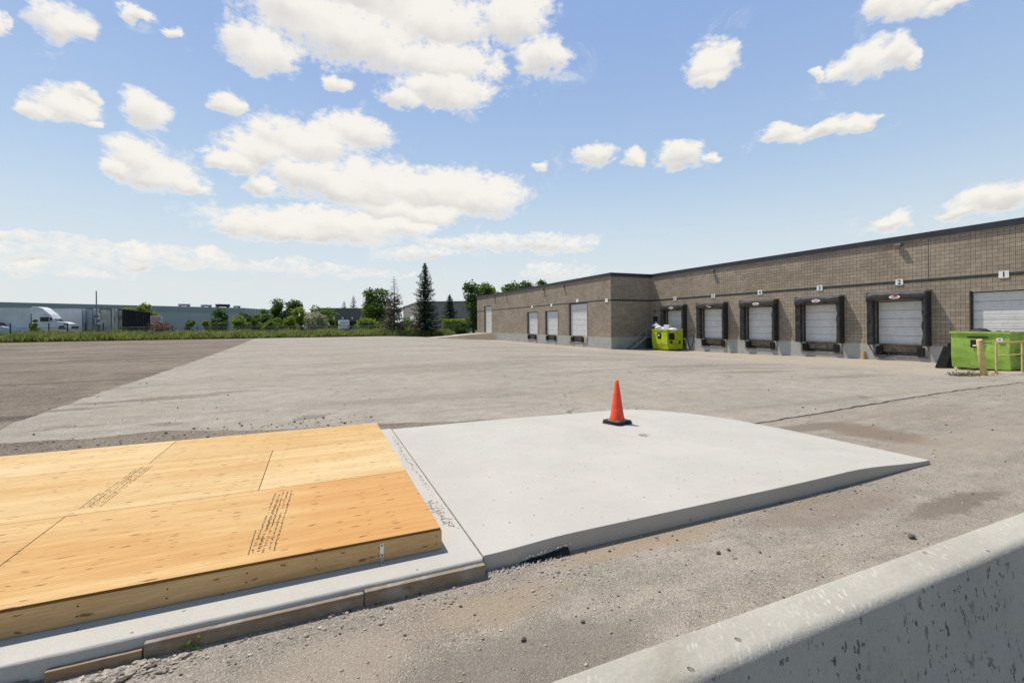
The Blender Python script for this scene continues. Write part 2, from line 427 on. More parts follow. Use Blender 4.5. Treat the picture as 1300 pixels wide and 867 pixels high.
ribbon('gravel_strip', axis([(-14, 6.0, .08)]), lambda x: 6.95, lambda x: stripy(x) + rag(x, .10, 9), M_STRIP, 0.007, False, 4, kind='structure', label='strip of dark loose gravel along the back of the plywood platform', category='ground')
neary = lerp_pts([(-14, 5.0), (6.0, 5.0), (6.8, 5.55), (9.4, 5.72), (12.3, 5.97), (15.6, 6.18), (19, 6.3), (40, 6.9)])
ribbon('coarse_asphalt_strip', axis([(-14, 40, .25)]), lambda x: -3, lambda x: neary(x) + rag(x, .03, 21), M_NEAR, 0.008, False, 8, kind='structure', label='coarse gravelly asphalt between the concrete slab and the barrier', category='ground')
# broken seam between the two asphalts
cr = MB(); rnd = random.Random(5); top = []; bot = []
seam = [(6.75, 5.56), (9.4, 5.73), (12.3, 5.98), (15.6, 6.19), (19.0, 6.31), (23, 6.5)]
for i in range(len(seam) - 1):
    for k in range(26):
        t = k / 26; x = seam[i][0] + (seam[i+1][0] - seam[i][0]) * t; y = seam[i][1] + (seam[i+1][1] - seam[i][1]) * t
        y += 0.05 * mnoise.noise(Vector((x * 2.1, 0, 0))) + rnd.uniform(-.012, .012)
        w = 0.026 + 0.042 * abs(mnoise.noise(Vector((x * 1.7, 4, 0))))
        top.append((x, y + w)); bot.append((x, y - w * rnd.uniform(.4, 1.2)))
for i in range(len(top) - 1):
    q = [bot[i], bot[i+1], top[i+1], top[i]]
    cr.add([(x, y, g(x, y) + 0.012) for x, y in q], [(0, 1, 2, 3)])
M_CRACK = plain('crack_tar', (0.055, 0.047, 0.04), 0.95, 0.3, 8)
cr.build('pavement_crack', M_CRACK, origin=(0, 0, 0), kind='structure', label='dark broken crack running across the asphalt from the slab to the bollard', category='ground')

# ------------------------------------------------------------------ concrete
def concrete_mat(name, c, seed=0, pits=0.3, splash=0.0, face=0.0, mott=1.0, stain=(0.25, 0.22, 0.18), stainamt=0.25, bump=0.25):
    m, nt, b = material(name, 0.85, 0.25)
    p = nt.vmath('ADD', nt.pos(), (seed, seed, 0))
    n = nt.noise(p, 1.2, 7, 0.65)
    cc = nt.mix(nt.ramp(n, 0.3, 0.7), [v * (1 - .12 * mott) for v in c], [v * (1 + .07 * mott) for v in c])
    d = nt.noise(nt.vmath('MULTIPLY', p, (0.9, 1.6, 1)), 0.9, 9, 0.72, 0.6)
    cc = nt.mix(nt.math('MULTIPLY', nt.ramp(d, 0.52, 0.75), stainamt), cc, stain)
    f = nt.noise(p, 90, 4, 0.7)
    cc = nt.mix(1.0, cc, nt.mix(nt.ramp(f, 0.3, 0.7), (0.93, 0.93, 0.93), (1.05, 1.05, 1.05)), 'MULTIPLY')
    px_, py_, pz_ = nt.sep(p)[:3]
    p2 = nt.comb(px_, nt.math('ADD', py_, pz_), 0)
    p2j = nt.vmath('ADD', p2, nt.vmath('MULTIPLY', nt.noise(p, 40, 3, out=1), (0.02, 0.02, 0)))
    pv = nt.voro(p2j, 4.5); ps = nt.sep(nt.voro(p2j, 4.5, out='Color'))[0]
    pit = nt.math('MULTIPLY', nt.ramp(nt.math('MULTIPLY', pv, nt.math('ADD', nt.math('MULTIPLY', ps, 2.0), .6)), 0.095, 0.055), nt.ramp(ps, 0.50, 0.54))
    cc = nt.mix(nt.math('MULTIPLY', pit, pits), cc, [v * 0.25 for v in c])
    if splash:
        sp = nt.vmath('MULTIPLY', nt.comb(nt.math('MULTIPLY_ADD', py_, -.7, px_), py_, 0), (2.4, 0.9, 1))
        sv = nt.voro(nt.vmath('ADD', sp, nt.vmath('MULTIPLY', nt.noise(p, 30, 3, out=1), (0.03, 0.03, 0.03))), 22)
        ss = nt.sep(nt.voro(sp, 22, out='Color'))[2]
        s_ = nt.math('MULTIPLY', nt.ramp(sv, 0.34, 0.14), nt.math('MULTIPLY', nt.ramp(ss, 0.35, 0.75), nt.ramp(nt.noise(p, 2.5, 4, .6), .40, .62)))
        nz_ = nt.sep(nt.new('ShaderNodeNewGeometry').outputs['Normal'])[2]
        s_ = nt.math('MULTIPLY', s_, nt.ramp(nz_, 0.45, 0.8))
        cc = nt.mix(nt.math('MULTIPLY', s_, splash), cc, [min(0.8, v * 1.7) for v in c])
    if face:
        nz_ = nt.sep(nt.new('ShaderNodeNewGeometry').outputs['Normal'])[2]
        side = nt.ramp(nt.math('ABSOLUTE', nz_), 0.6, 0.3)
        # air holes, wiped streaks and scuffs left by the mould
        hv = nt.noise(nt.vmath('MULTIPLY', p, (1.0, 1.0, 0.55)), 34, 4, 0.65)
        hole = nt.math('MULTIPLY', nt.ramp(hv, 0.595, 0.64), nt.ramp(nt.noise(p, 3.2, 4, 0.6), 0.38, 0.58))
        big_ = nt.math('MULTIPLY', nt.ramp(nt.noise(nt.vmath('MULTIPLY', p, (1.0, 1.0, 0.85)), 12, 6, 0.75), 0.648, 0.668), 0.9)
        strk = nt.ramp(nt.noise(nt.vmath('MULTIPLY', p, (16, 16, 0.8)), 1.0, 6, 0.7), 0.58, 0.72, 0, .30)
        cc = nt.mix(nt.math('MULTIPLY', side, strk), cc, [v * .5 for v in c])
        cc = nt.mix(nt.math('MULTIPLY', side, nt.math('MAXIMUM', hole, big_)), cc, [v * .30 for v in c])
        pit = nt.math('MAXIMUM', pit, nt.math('MULTIPLY', side, nt.math('MAXIMUM', hole, big_)))
    nt.put(b.inputs['Base Color'], cc)
    h = nt.math('ADD', nt.math('MULTIPLY', f, 0.5), nt.math('ADD', nt.math('MULTIPLY', n, 3.0), nt.math('MULTIPLY', pit, -1.5)))
    nt.put(b.inputs['Normal'], nt.bump(h, bump, 0.006))
    return m
M_SLAB = concrete_mat('new_concrete', (0.445, 0.425, 0.385), 0, 0.8, stain=(0.37, 0.34, 0.285), stainamt=0.42, mott=.45)
M_BARR = concrete_mat('precast_concrete', (0.385, 0.365, 0.315), 7, 0.6, splash=0.5, face=1.0, stain=(0.24, 0.215, 0.17), stainamt=0.85, bump=0.9)
M_FOUND = concrete_mat('foundation_concrete', (0.40, 0.395, 0.37), 19, 0.3, stain=(0.25, 0.24, 0.225), stainamt=0.85)

# sloping apron: full height by the joint, ramping to the asphalt at its right-hand end
def slab_top(x, y):
    z = 0.12 + 0.026 * sst(1.1, 1.8, x) * sst(5.6, 3.4, y)
    return z - (z - 0.055 + 0.02 * sst(3.1, 6.0, y)) * sst(5.25, 6.98, x) - 0.03 * sst(6.2, 7.6, y) * sst(2.5, 5, x)
xs = axis([(1.078, 6.92, 0.12)]); sl = MB()
def back_y(x):
    a = 7.37 - 0.015 * (x - 1)
    if x > 5.0:
        t = (x - 5.0) / (6.92 - 5.0); a -= 2.35 * (1 - math.sqrt(max(0, 1 - min(1, t) ** 2.6)))
    return a
rows = 36
for x in xs:
    y0, y1 = 3.062 + 0.05 * sst(4, 6.9, x), back_y(x)
    for j in range(rows + 1):
        y = y0 + (y1 - y0) * j / rows
        sl.v.append((x, y, slab_top(x, y)))
nx = len(xs)
for i in range(nx - 1):
    for j in range(rows):
        a = i * (rows + 1) + j; sl.f.append((a, a + rows + 1, a + rows + 2, a + 1)); sl.m.append(0)
def skirt(idx):
    o = len(sl.v)
    for k in idx: x, y, z = sl.v[k]; sl.v.append((x, y, -0.06))
    for k in range(len(idx) - 1): sl.f.append((o + k, o + k + 1, idx[k + 1], idx[k])); sl.m.append(0)
skirt([i * (rows + 1) for i in range(nx)])
skirt([(nx - 1) * (rows + 1) + j for j in range(rows + 1)])
skirt([i * (rows + 1) + rows for i in range(nx - 1, -1, -1)])
skirt([j for j in range(rows, -1, -1)])
slab = sl.build('concrete_slab', M_SLAB, origin=(4, 5, 0), smooth=False, kind='structure', label='smooth pale new concrete slab ramping down to the right', category='concrete slab', bevel=0.012)
# rim of the covered pit
kb = MB(); kx = axis([(-9, -3, .25), (-3, 1.064, .022)]); kp_ = 7
def kj(x, k): return mnoise.noise(Vector((x * 2.3, k, 0))) + .7 * mnoise.noise(Vector((x * 9.0, k + 3, 0))) + .4 * mnoise.noise(Vector((x * 31.0, k + 7, 0)))
for x in kx:
    kb.v += [(x, 7.42, -.06), (x, 7.42, .119), (x, 3.20, .119), (x, 3.075 + .004 * kj(x, 1), .1185), (x, 3.041 + .004 * kj(x, 2), .1165 + .0015 * kj(x, 5)), (x, 3.027 + .0035 * kj(x, 3), .104 + .004 * kj(x, 6)), (x, 3.026 + .002 * kj(x, 4), -.06)]
for i in range(len(kx) - 1):
    for k in range(kp_ - 1): kb.f.append((i*kp_+k, i*kp_+k+1, (i+1)*kp_+k+1, (i+1)*kp_+k)); kb.m.append(0)
kb.f += [tuple(range(kp_))[::-1], tuple((len(kx)-1)*kp_ + k for k in range(kp_))]; kb.m += [0, 0]
kerb = kb.build('concrete_kerb', M_SLAB, origin=(-4, 5, 0), kind='structure', label='pale concrete rim under and around the plywood platform', category='concrete slab')
for p in kerb.data.polygons: p.use_smooth = len(p.vertices) == 4 and abs(p.normal.z) < .99
jt = MB(); jt.box(1.0645, 1.0775, 3.05, 7.36, 0.0, 0.111)
jt.build('slab_joint', plain('joint_grit', (0.16, 0.145, 0.12), 0.95, 0.4, 20, bump=0.5), origin=(1.07, 5, 0), kind='structure', label='gritty joint between the concrete rim and the slab', category='concrete slab')
# grit and pencilled scribble on the rim
M_MARK = plain('grit_mark', (0.23, 0.20, 0.17), 0.9, 0.3, 30)
gr = MB(); rnd = random.Random(11)
for k in range(170):
    y = rnd.choice((4.5, 5.2, 5.9, 6.4)) + rnd.gauss(0, .28); x = 1.01 + rnd.gauss(0, 0.022) + 0.02 * math.sin(y * 3)
    if not (0.86 < x < 1.05): continue
    s = rnd.uniform(0.0015, 0.005) * (2 if rnd.random() < .06 else 1)
    gr.add([(x + s * math.cos(a) * rnd.uniform(.7, 1.3), y + s * math.sin(a) * rnd.uniform(.7, 1.3), 0.1195 + (0.004 if q else 0)) for q in (0, 1) for a in (0.3, 1.6, 2.8, 4.1, 5.3)],
           [(0,1,2,3,4), (5,6,7,8,9), (0,1,6,5), (1,2,7,6), (2,3,8,7), (3,4,9,8), (4,0,5,9)])
gr.build('grit', M_MARK, origin=(0.96, 5, 0.12), kind='stuff', label='scattered grit along the concrete rim beside the plywood platform', category='grit')
sb = MB()
for k in range(26):
    y = 3.62 + k * 0.024 + rnd.uniform(-.01, .01); x = 0.99 - 0.018 * k * .12 + rnd.uniform(-0.03, 0.03)
    an = rnd.uniform(0, math.pi); L = rnd.uniform(0.015, 0.045)
    dx_, dy_ = math.cos(an) * L, math.sin(an) * L; nx_, ny_ = -math.sin(an) * 0.004, math.cos(an) * 0.004
    sb.add([(x-dx_-nx_, y-dy_-ny_, .1212), (x+dx_-nx_, y+dy_-ny_, .1212), (x+dx_+nx_, y+dy_+ny_, .1212), (x-dx_+nx_, y-dy_+ny_, .1212)], [(0,1,2,3)])
sb.build('scribble', M_MARK, parent=kerb)
# worn dark spot beside the cone
sp = MB(); c = atz(817, 553.5, 0.105)
sp.prism([(c.x + 0.075 * math.cos(a * .3142), c.y + 0.075 * math.sin(a * .3142)) for a in range(20)], slab_top(c.x, c.y) - 0.01, slab_top(c.x, c.y) + 0.004)
sp.build('drain_plug', plain('plug_grey', (0.27, 0.25, 0.21), 0.8, 0.3, 20), label='small round grey plug set in the slab near the cone', category='drain plug')

# formwork boards left against the front of the rim
M_FORM = None
def wood_mat(name, ca, cb, cdark, along='X', knots=0.8, dirt=None, gscale=1.0, amber=False):
    m, nt, b = material(name, 0.72, 0.25)
    p = nt.pos()
    st = (0.5, 9.0, 9.0) if along == 'X' else (9.0, 0.5, 9.0)
    wv_ = nt.vmath('MULTIPLY', p, tuple(v * gscale for v in st))
    wob = nt.vmath('MULTIPLY', nt.noise(p, 1.2, 3, out=1), (0.5, 0.5, 0.5))
    n = nt.noise(nt.vmath('ADD', wv_, wob), 1.5, 7, 0.65, 0.4)
    cc = nt.mix(nt.ramp(n, 0.28, 0.72), ca, cb)
    big = nt.noise(nt.vmath('MULTIPLY', p, (0.45, 1.6, 1.6) if along == 'X' else (1.6, 0.45, 1.6)), 1.1, 5, 0.6)
    cc = nt.mix(nt.ramp(big, 0.42, 0.66, 0, 0.85), cc, [cb[0] * .97, cb[1] * .90, cb[2] * .80])
    cc = nt.mix(nt.ramp(nt.noise(nt.vmath('MULTIPLY', p, (0.35, 3.5, 3.5) if along == 'X' else (3.5, 0.35, 3.5)), 1.7, 6, 0.65, 0.8), 0.46, 0.72, 0, 0.6), cc, [v * 1.13 for v in ca])
    fine = nt.noise(nt.vmath('MULTIPLY', p, (6, 130, 130) if along == 'X' else (130, 6, 130)), 1.0, 3, 0.6)
    cc = nt.mix(1.0, cc, nt.mix(nt.ramp(fine, 0.3, 0.7), (0.87, 0.85, 0.80), (1.07, 1.07, 1.07)), 'MULTIPLY')
    if amber:                                            # the veneer of the front sheet turns to heartwood on its right half
        xx_ = nt.math('ADD', nt.sep(p)[0], nt.math('MULTIPLY', nt.noise(nt.vmath('MULTIPLY', p, (.8, 3, 3)), 1.3, 5, .65), 1.1))
        cc = nt.mix(nt.ramp(xx_, 0.05, 0.62, 0, .8), cc, nt.mix(nt.ramp(n, .3, .7), (0.53, 0.285, 0.095), (0.46, 0.215, 0.062)))
    # knots and short dark grain flecks, long along the board
    jit = nt.vmath('MULTIPLY', nt.vmath('SUBTRACT', nt.noise(p, 14, 3, out=1), (.5, .5, .5)), (.05, .03, .03))
    for (sx_, sy_, lo_, amt_) in ((3.4, 11.0, 0.72, knots), (5.5, 20.0, 0.70, knots), (9.0, 40.0, 0.86, knots * .7)):
        pj = nt.sep(nt.vmath('ADD', p, jit)); kp = nt.comb(nt.math('MULTIPLY', pj[0], sx_), nt.math('MULTIPLY', nt.math('ADD', pj[1], pj[2]), sy_), 0)
        kv = nt.voro(kp, 1.0); ks = nt.sep(nt.voro(kp, 1.0, out='Color'))[0]
        kk = nt.math('MULTIPLY', nt.ramp(kv, 0.15, 0.06), nt.ramp(ks, lo_, lo_ + .1))
        cc = nt.mix(nt.math('MULTIPLY', kk, amt_), cc, cdark)
    if dirt:
        dn = nt.noise(p, 5, 8, 0.75)
        cc = nt.mix(nt.ramp(dn, 0.46, 0.64, 0, 0.85), cc, dirt)
    nt.put(b.inputs['Base Color'], cc)
    nt.put(b.inputs['Normal'], nt.bump(nt.math('ADD', fine, n), 0.2, 0.003))
    return m
M_FORM = wood_mat('weathered_form_board', (0.27, 0.215, 0.16), (0.20, 0.157, 0.117), (0.06, 0.045, 0.032), 'X', 0.7, dirt=(0.34, 0.315, 0.275))
M_FORM2 = wood_mat('split_form_board', (0.33, 0.245, 0.165), (0.25, 0.178, 0.115), (0.05, 0.035, 0.022), 'X', 0.6, dirt=(0.16, 0.13, 0.10))
fb = MB(); fb.box(0.262, 1.062, 2.983, 3.022, -0.05, 0.096)
fb.build('form_board', M_FORM, bevel=0.003, label='dark stained weathered form board nearest the slab, under the concrete rim', category='board', group='form boards')
fb = MB(); fb.box(-0.86, 0.256, 2.987, 3.022, -0.05, 0.088)
fb.build('form_board', M_FORM, bevel=0.005, label='mortar spattered grey form board in the middle of the concrete rim', category='board', group='form boards')
fb = MB(); fb.box(-1.26, -0.868, 2.99, 3.024, -0.05, 0.058)
fb.build('form_board', M_FORM2, bevel=0.004, label='short splintered brown form board half buried left of the grey one', category='board', group='form boards')
fb = MB(); fb.box(-2.6, -1.33, 2.985, 3.022, -0.05, 0.03)
fb.build('form_board', M_FORM2, bevel=0.004, label='low buried form board at the left end of the concrete rim', category='board', group='form boards')

# ------------------------------------------------------------------ plywood platform
PX1, PY0, PY1, PZ0, PZ1 = 0.826, 3.277, 7.20, 0.119, 0.279
M_PLYS = [wood_mat('plywood_amber', (0.545, 0.365, 0.165), (0.49, 0.288, 0.104), (0.17, 0.08, 0.03), amber=True),
          wood_mat('plywood_pale', (0.60, 0.455, 0.25), (0.535, 0.37, 0.172), (0.20, 0.11, 0.05)),
          wood_mat('plywood_honey', (0.55, 0.375, 0.178), (0.495, 0.295, 0.113), (0.17, 0.085, 0.035)),
          wood_mat('plywood_straw', (0.565, 0.41, 0.205), (0.505, 0.325, 0.135), (0.18, 0.09, 0.04))]
M_PLYEDGE = wood_mat('plywood_edge', (0.20, 0.105, 0.035), (0.15, 0.075, 0.022), (0.06, 0.03, 0.01), 'X', 0.3)
M_LUMBER = wood_mat('spruce_lumber', (0.63, 0.42, 0.215), (0.54, 0.335, 0.15), (0.17, 0.085, 0.035), 'X', 0.85, gscale=1.4)
plat = thing('plywood_platform', (-4.0, 5.24, PZ0), 'low wooden platform of pale new plywood sheets on a lumber frame', 'platform')
def ply(x0, x1, y0, y1, mi):
    mb = MB(); t = 0.019; gp = 0.003
    mb.box(x0 + gp, x1 - gp, y0 + gp, y1 - gp, PZ1 - t, PZ1)
    o = mb.build('plywood_sheet', [M_PLYS[mi], M_PLYEDGE], parent=plat, bevel=0.0012, seg=1)
    for p in o.data.polygons: p.material_index = 0 if abs(p.normal.z) > .5 else 1
RY = [PY0, 4.695, 6.135, PY1]
for r_, (cuts, mats) in enumerate([((PX1, -1.84, -4.52, -7.2, -8.6), (0, 2, 3, 0)), ((PX1, -0.50, -3.17, -5.85, -8.6), (1, 3, 2, 1)), ((PX1, -1.70, -4.4, -7.1, -8.6), (3, 1, 2, 3))]):
    for k in range(len(cuts) - 1):
        ply(cuts[k + 1], cuts[k], RY[r_], RY[r_ + 1], mats[k])
for (x0, x1, y0, y1) in [(-8.6, PX1 + .006, PY0 + .004, PY0 + .042), (PX1 - .032, PX1 + .006, PY0 + .042, PY1 - .042), (-8.6, PX1 + .006, PY1 - .042, PY1 - .004)]:
    mb = MB(); mb.box(x0, x1, y0, y1, PZ0 + .002, PZ1 - .0195)
    mb.build('rim_joist', M_LUMBER, parent=plat, bevel=0.003)
# screw heads on the front rim
M_SCREW = plain('screw_steel', (0.05, 0.04, 0.03), 0.5, 0.2, 20, metal=0.6)
for x in (-0.02, 0.38, 0.79, -0.42, -0.83, -1.24, -1.62):
    for dzz in (0.045, 0.10):
        scw = MB(); scw.tube([(x + 0.004 * math.sin(x * 31 + dzz * 90), PY0 + .0045, PZ0 + dzz), (x + 0.004 * math.sin(x * 31 + dzz * 90), PY0 + .001, PZ0 + dzz)], 0.0042, 8); scw.build('screw', M_SCREW, parent=plat)
# ink stamps: rows of small illegible printed strokes
M_INK = plain('stamp_ink', (0.07, 0.045, 0.03), 0.9, 0.3, 20)
def stamp(x0, y0, y1, wd, seed, lean, dens):
    rnd = random.Random(seed); mb = MB(); z = PZ1 + 0.0006
    rowsN = 5
    for r_ in range(rowsN):
        y = y0 + (0 if r_ % 2 == 0 else 0.03)
        big = r_ in (1,) 
        hgt = wd / rowsN * (0.75 if not big else 1.0)
        solid = r_ == 0
        while y < y1:
            part = (y - y0) / (y1 - y0)
            L = rnd.uniform(0.006, 0.016) * (2.0 if big and part < .35 else 1)
            if rnd.random() < dens * (0.55 + 0.6 * abs(math.sin(part * 5 + r_))):
                xb = x0 + r_ * wd / rowsN + lean * (y - y0)
                for q in range(rnd.choice((1, 2, 2))):
                    a = xb + rnd.uniform(0, hgt * .4); b_ = a + hgt * rnd.uniform(.25, .6)
                    if rnd.random() < .5: mb.box(a, b_, y, y + L * .42, z - .0004, z)
                    else: mb.box(a, a + hgt * .32, y, y + L * .9, z - .0004, z)
            y += L * 1.25
        if solid: mb.box(x0 - .012, x0 - .006, y0, y0 + (y1 - y0) * .34, z - .0004, z)
    mb.build('grade_stamp', M_INK, parent=plat)
stamp(-0.415, 3.40, 4.55, 0.165, 3, 0.045, 0.85)
stamp(-1.80, 4.83, 6.02, 0.15, 8, 0.03, 0.75)
# steel angle strap screwed to the rim and to the concrete
M_GALV = plain('galvanised_steel', (0.62, 0.64, 0.66), 0.35, 0.15, 20, metal=0.9)
br = MB(); bx = 0.404
br.box(bx - .013, bx + .013, PY0 + .001, PY0 + .004, PZ0 + .012, PZ0 + .128)
br.box(bx - .013, bx + .013, PY0 - .062, PY0 + .001, PZ0 + .0035, PZ0 + .0065)
br.box(bx - .013, bx + .013, PY0 - .002, PY0 + .001, PZ0 + .0065, PZ0 + .014)
brk = br.build('steel_bracket', M_GALV, parent=plat, bevel=0.0015)
for zz in (0.045, 0.112):
    sw = MB(); sw.tube([(bx, PY0 + .002, PZ0 + zz), (bx, PY0 - .003, PZ0 + zz)], 0.0055, 10); sw.build('bolt', M_SCREW, parent=brk)
sw = MB(); sw.tube([(bx, PY0 - .035, PZ0 + .006), (bx, PY0 - .035, PZ0 + .011)], 0.0055, 10); sw.build('bolt', M_SCREW, parent=brk)

# torn black sheet whose colour paints the dark cavity beneath the slab
M_CAVITY = plain('cavity_black', (0.012, 0.012, 0.012), 0.6, 0.4, 12, bump=0.8, bscale=30)
a0 = atz(662, 721, 0.0); a1 = atz(719, 701, 0.0)
rnd = random.Random(4)
tm = MB(); n = 40; rows_ = 5
for i in range(n + 1):
    t = i / n; x = a0.x + (a1.x - a0.x) * t
    h = (.022 + .034 * t * t + .016 * mnoise.noise(Vector((t * 9, 1, 0))) + .012 * mnoise.noise(Vector((t * 31, 4, 0)))) * min(1, t * 5 + .2)
    out = .045 + .030 * mnoise.noise(Vector((t * 6, 8, 0))) + .012 * mnoise.noise(Vector((t * 25, 8, 0)))
    for k in range(rows_):
        q = k / (rows_ - 1)
        tm.v.append((x + .006 * mnoise.noise(Vector((t * 20, q * 4, 0))), 3.058 - out * math.sin(q * math.pi * .5), max(-.002, h * math.cos(q * math.pi * .5) + .006 * mnoise.noise(Vector((t * 22, q * 5, 3))))))
for i in range(n):
    for k in range(rows_ - 1): tm.f.append((i*rows_+k, i*rows_+k+1, (i+1)*rows_+k+1, (i+1)*rows_+k)); tm.m.append(0)
o = tm.build('cavity_sheet', M_CAVITY, label='torn black sheet painting the dark cavity under the front edge of the slab', category='membrane')
o.modifiers.new('thick', 'SOLIDIFY').thickness = .003
ch = MB()
for i in range(26):
    t = rnd.random(); x = a0.x + (a1.x - a0.x) * t * 1.02
    s_ = rnd.uniform(.003, .010)
    stone_pts = [(x, 3.045 - rnd.uniform(0, .02), .045 + .03 * t + rnd.uniform(-.006, .012)), (x + s_ * 1.6, 3.045 - rnd.uniform(0, .02), .045 + .03 * t + rnd.uniform(-.006, .012))]
    ch.tube(stone_pts, [s_ * .8, s_ * .5], 5)
for i in range(90):
    x = 1.09 + rnd.random() ** 1.5 * .6; s_ = rnd.uniform(.004, .013); y = 3.035 - abs(rnd.gauss(0, .025))
    ch.tube([(x, y, .006), (x + s_ * rnd.uniform(-1, 1), y + s_ * rnd.uniform(-1, 1), .008 + s_)], [s_ * .9, s_ * .5], 5)
ch.build('concrete_crumbs', M_SLAB, kind='stuff', label='pale concrete crumbs broken off the front edge of the slab', category='rubble')

# ------------------------------------------------------------------ stones
def stone(mb, x, y, z, s, rnd):
    vs = []
    for (a, b_, c_) in [(0,0,1),(.89,0,.45),(.28,.85,.45),(-.72,.53,.45),(-.72,-.53,.45),(.28,-.85,.45),(.72,.53,-.45),(-.28,.85,-.45),(-.89,0,-.45),(-.28,-.85,-.45),(.72,-.53,-.45),(0,0,-1)]:
        k = s * rnd.uniform(.7, 1.3)
        vs.append((x + a * k * 1.2, y + b_ * k, z + c_ * k * .65))
    mb.add(vs, [(0,1,2),(0,2,3),(0,3,4),(0,4,5),(0,5,1),(1,6,2),(2,7,3),(3,8,4),(4,9,5),(5,10,1),(2,6,7),(3,7,8),(4,8,9),(5,9,10),(1,10,6),(11,7,6),(11,8,7),(11,9,8),(11,10,9),(11,6,10)])
rnd = random.Random(2)
st, sd = MB(), MB()
def scatter(n, fx, fy, smin, smax, dark=.12):
    for _ in range(n):
        x, y = fx(), fy()
        s = smin * (smax / smin) ** (rnd.random() ** 2.2)
        stone(sd if rnd.random() < dark else st, x, y, g(x, y) + .008 + s * .3, s, rnd)
scatter(2600, lambda: rnd.uniform(-2.2, 6.5), lambda: rnd.uniform(1.4, 3.0), .0025, .010)
scatter(420, lambda: rnd.uniform(-2.4, 1.0), lambda: 2.98 - abs(rnd.gauss(0, .14)), .003, .014, .2)
scatter(260, lambda: rnd.gauss(-.92, .14), lambda: 2.95 - abs(rnd.gauss(0, .06)), .006, .024, .1)
scatter(520, lambda: rnd.uniform(-2.3, -.8), lambda: rnd.uniform(2.3, 2.98), .005, .022, .15)
scatter(220, lambda: rnd.uniform(1.1, 7.0), lambda: 3.03 - abs(rnd.gauss(0, .10)), .004, .013)
scatter(150, lambda: rnd.gauss(1.5, .3), lambda: 2.85 - abs(rnd.gauss(0, .12)), .004, .012, .05)
scatter(500, lambda: rnd.uniform(6, 22), lambda: rnd.uniform(2.0, 6.3), .006, .022, .25)
scatter(900, lambda: rnd.uniform(-9, 1.0), lambda: 7.5 + rnd.random() * 1.9, .006, .024, .3)
scatter(160, lambda: rnd.uniform(1, 6), lambda: 7.42 + abs(rnd.gauss(0, .15)), .006, .018, .3)
scatter(900, lambda: rnd.uniform(-12, 20), lambda: rnd.uniform(7.6, 20), .005, .02, .4)
for (px, py, s) in [(1157, 684, .028), (912, 704, .017), (855, 634, .01), (925, 700, .012), (965, 703, .01), (665, 640+175, .016), (740, 792, .012)]:
    c = atz(px, py, 0); stone(sd, c.x, c.y, .012 + s * .4, s, rnd)
st.build('gravel_stones', M_STONE, origin=(0, 0, 0), kind='stuff', label='loose tan stones strewn over the asphalt', category='gravel')
sd.build('dark_gravel_stones', M_DARKSTONE, origin=(0, 0, 0), kind='stuff', label='loose dark stones strewn over the asphalt', category='gravel')

# ------------------------------------------------------------------ traffic cone
M_CONE = plain('cone_red', (0.86, 0.085, 0.035), 0.42, 0.12, 9, dirt=(0.42, 0.06, 0.04), dirtamt=0.5, bump=0.05)
M_TIP = plain('cone_orange', (0.85, 0.20, 0.015), 0.45, 0.1, 9)
M_RUBBER = plain('black_rubber', (0.022, 0.021, 0.02), 0.75, 0.4, 10, dirt=(0.12, 0.11, 0.095), dirtamt=0.5)
M_RUBDUST = plain('dusty_rubber', (0.20, 0.19, 0.17), 0.85, 0.35, 10)
cc = atz(783.5, 537.5, 0.112); cz = slab_top(cc.x, cc.y)
cone = thing('traffic_cone', (cc.x, cc.y, cz), 'red traffic cone on a black square base standing on the concrete slab', 'traffic cone')
def roundsq(h, r_, n=5, ang=0.35):
    out = []
    for q, (sx, sy) in enumerate(((1, 1), (-1, 1), (-1, -1), (1, -1))):
        for k in range(n + 1):
            a = math.pi / 2 * q + math.pi / 2 * k / n
            x, y = sx * (h - r_) + r_ * math.cos(a), sy * (h - r_) + r_ * math.sin(a)
            out.append((cc.x + x * math.cos(ang) - y * math.sin(ang), cc.y + x * math.sin(ang) + y * math.cos(ang)))
    return out
mb = MB(); mb.prism(roundsq(.188, .06), cz + .002, cz + .026); mb.prism(roundsq(.180, .06, ang=.22), cz + .026, cz + .050)
base = mb.build('base', [M_RUBBER], parent=cone, bevel=.006)
mb = MB(); mb.lathe([(.150, .050), (.146, .058), (.136, .060), (.130, .062)], 40, (cc.x, cc.y, cz)); mb.build('base_ring', M_RUBDUST, parent=cone, smooth=False)
mb = MB(); mb.lathe([(.131, .056), (.128, .075), (.112, .11), (.034, .655), (.030, .662)], 48, (cc.x, cc.y, cz)); b_ = mb.build('body', M_CONE, parent=cone, smooth=True, bevel=0)
mb = MB(); mb.lathe([(.0325, .655), (.034, .668), (.031, .674), (.027, .708), (.020, .714), (.018, .700)], 32, (cc.x, cc.y, cz)); mb.build('tip', M_TIP, parent=cone, smooth=True)

# ------------------------------------------------------------------ concrete road barrier
yb = atz(1300, 650, 0.81).y; yf = 0.5 * (atz(1300, 688, 0.81).y + atz(891, 867, .81).y)
half = (yb - yf) / 2; ym = (yb + yf) / 2
prof = [(-.30, 0), (-.30, .075), (-half - .075, .33)]
for k in range(7):
    a = math.pi * .97 - (math.pi * .47) * k / 6; rr = .034
    prof.append((-half + rr + rr * math.cos(a), .81 - rr + rr * math.sin(a)))
full = prof + [(half - .012, .81), (half - .003, .806), (half, .797), (half + .075, .33), (.30, .075), (.30, 0)]
mb = MB(); xs_ = [-1.6, 0, 1.5, 3.0, 4.5, 6.0, 9.5]; n = len(full)
for x in xs_:
    for (a, z) in full: mb.v.append((x, ym + a, z + .006))
for i in range(len(xs_) - 1):
    for j in range(n - 1): mb.f.append((i*n+j, (i+1)*n+j, (i+1)*n+j+1, i*n+j+1)); mb.m.append(0)
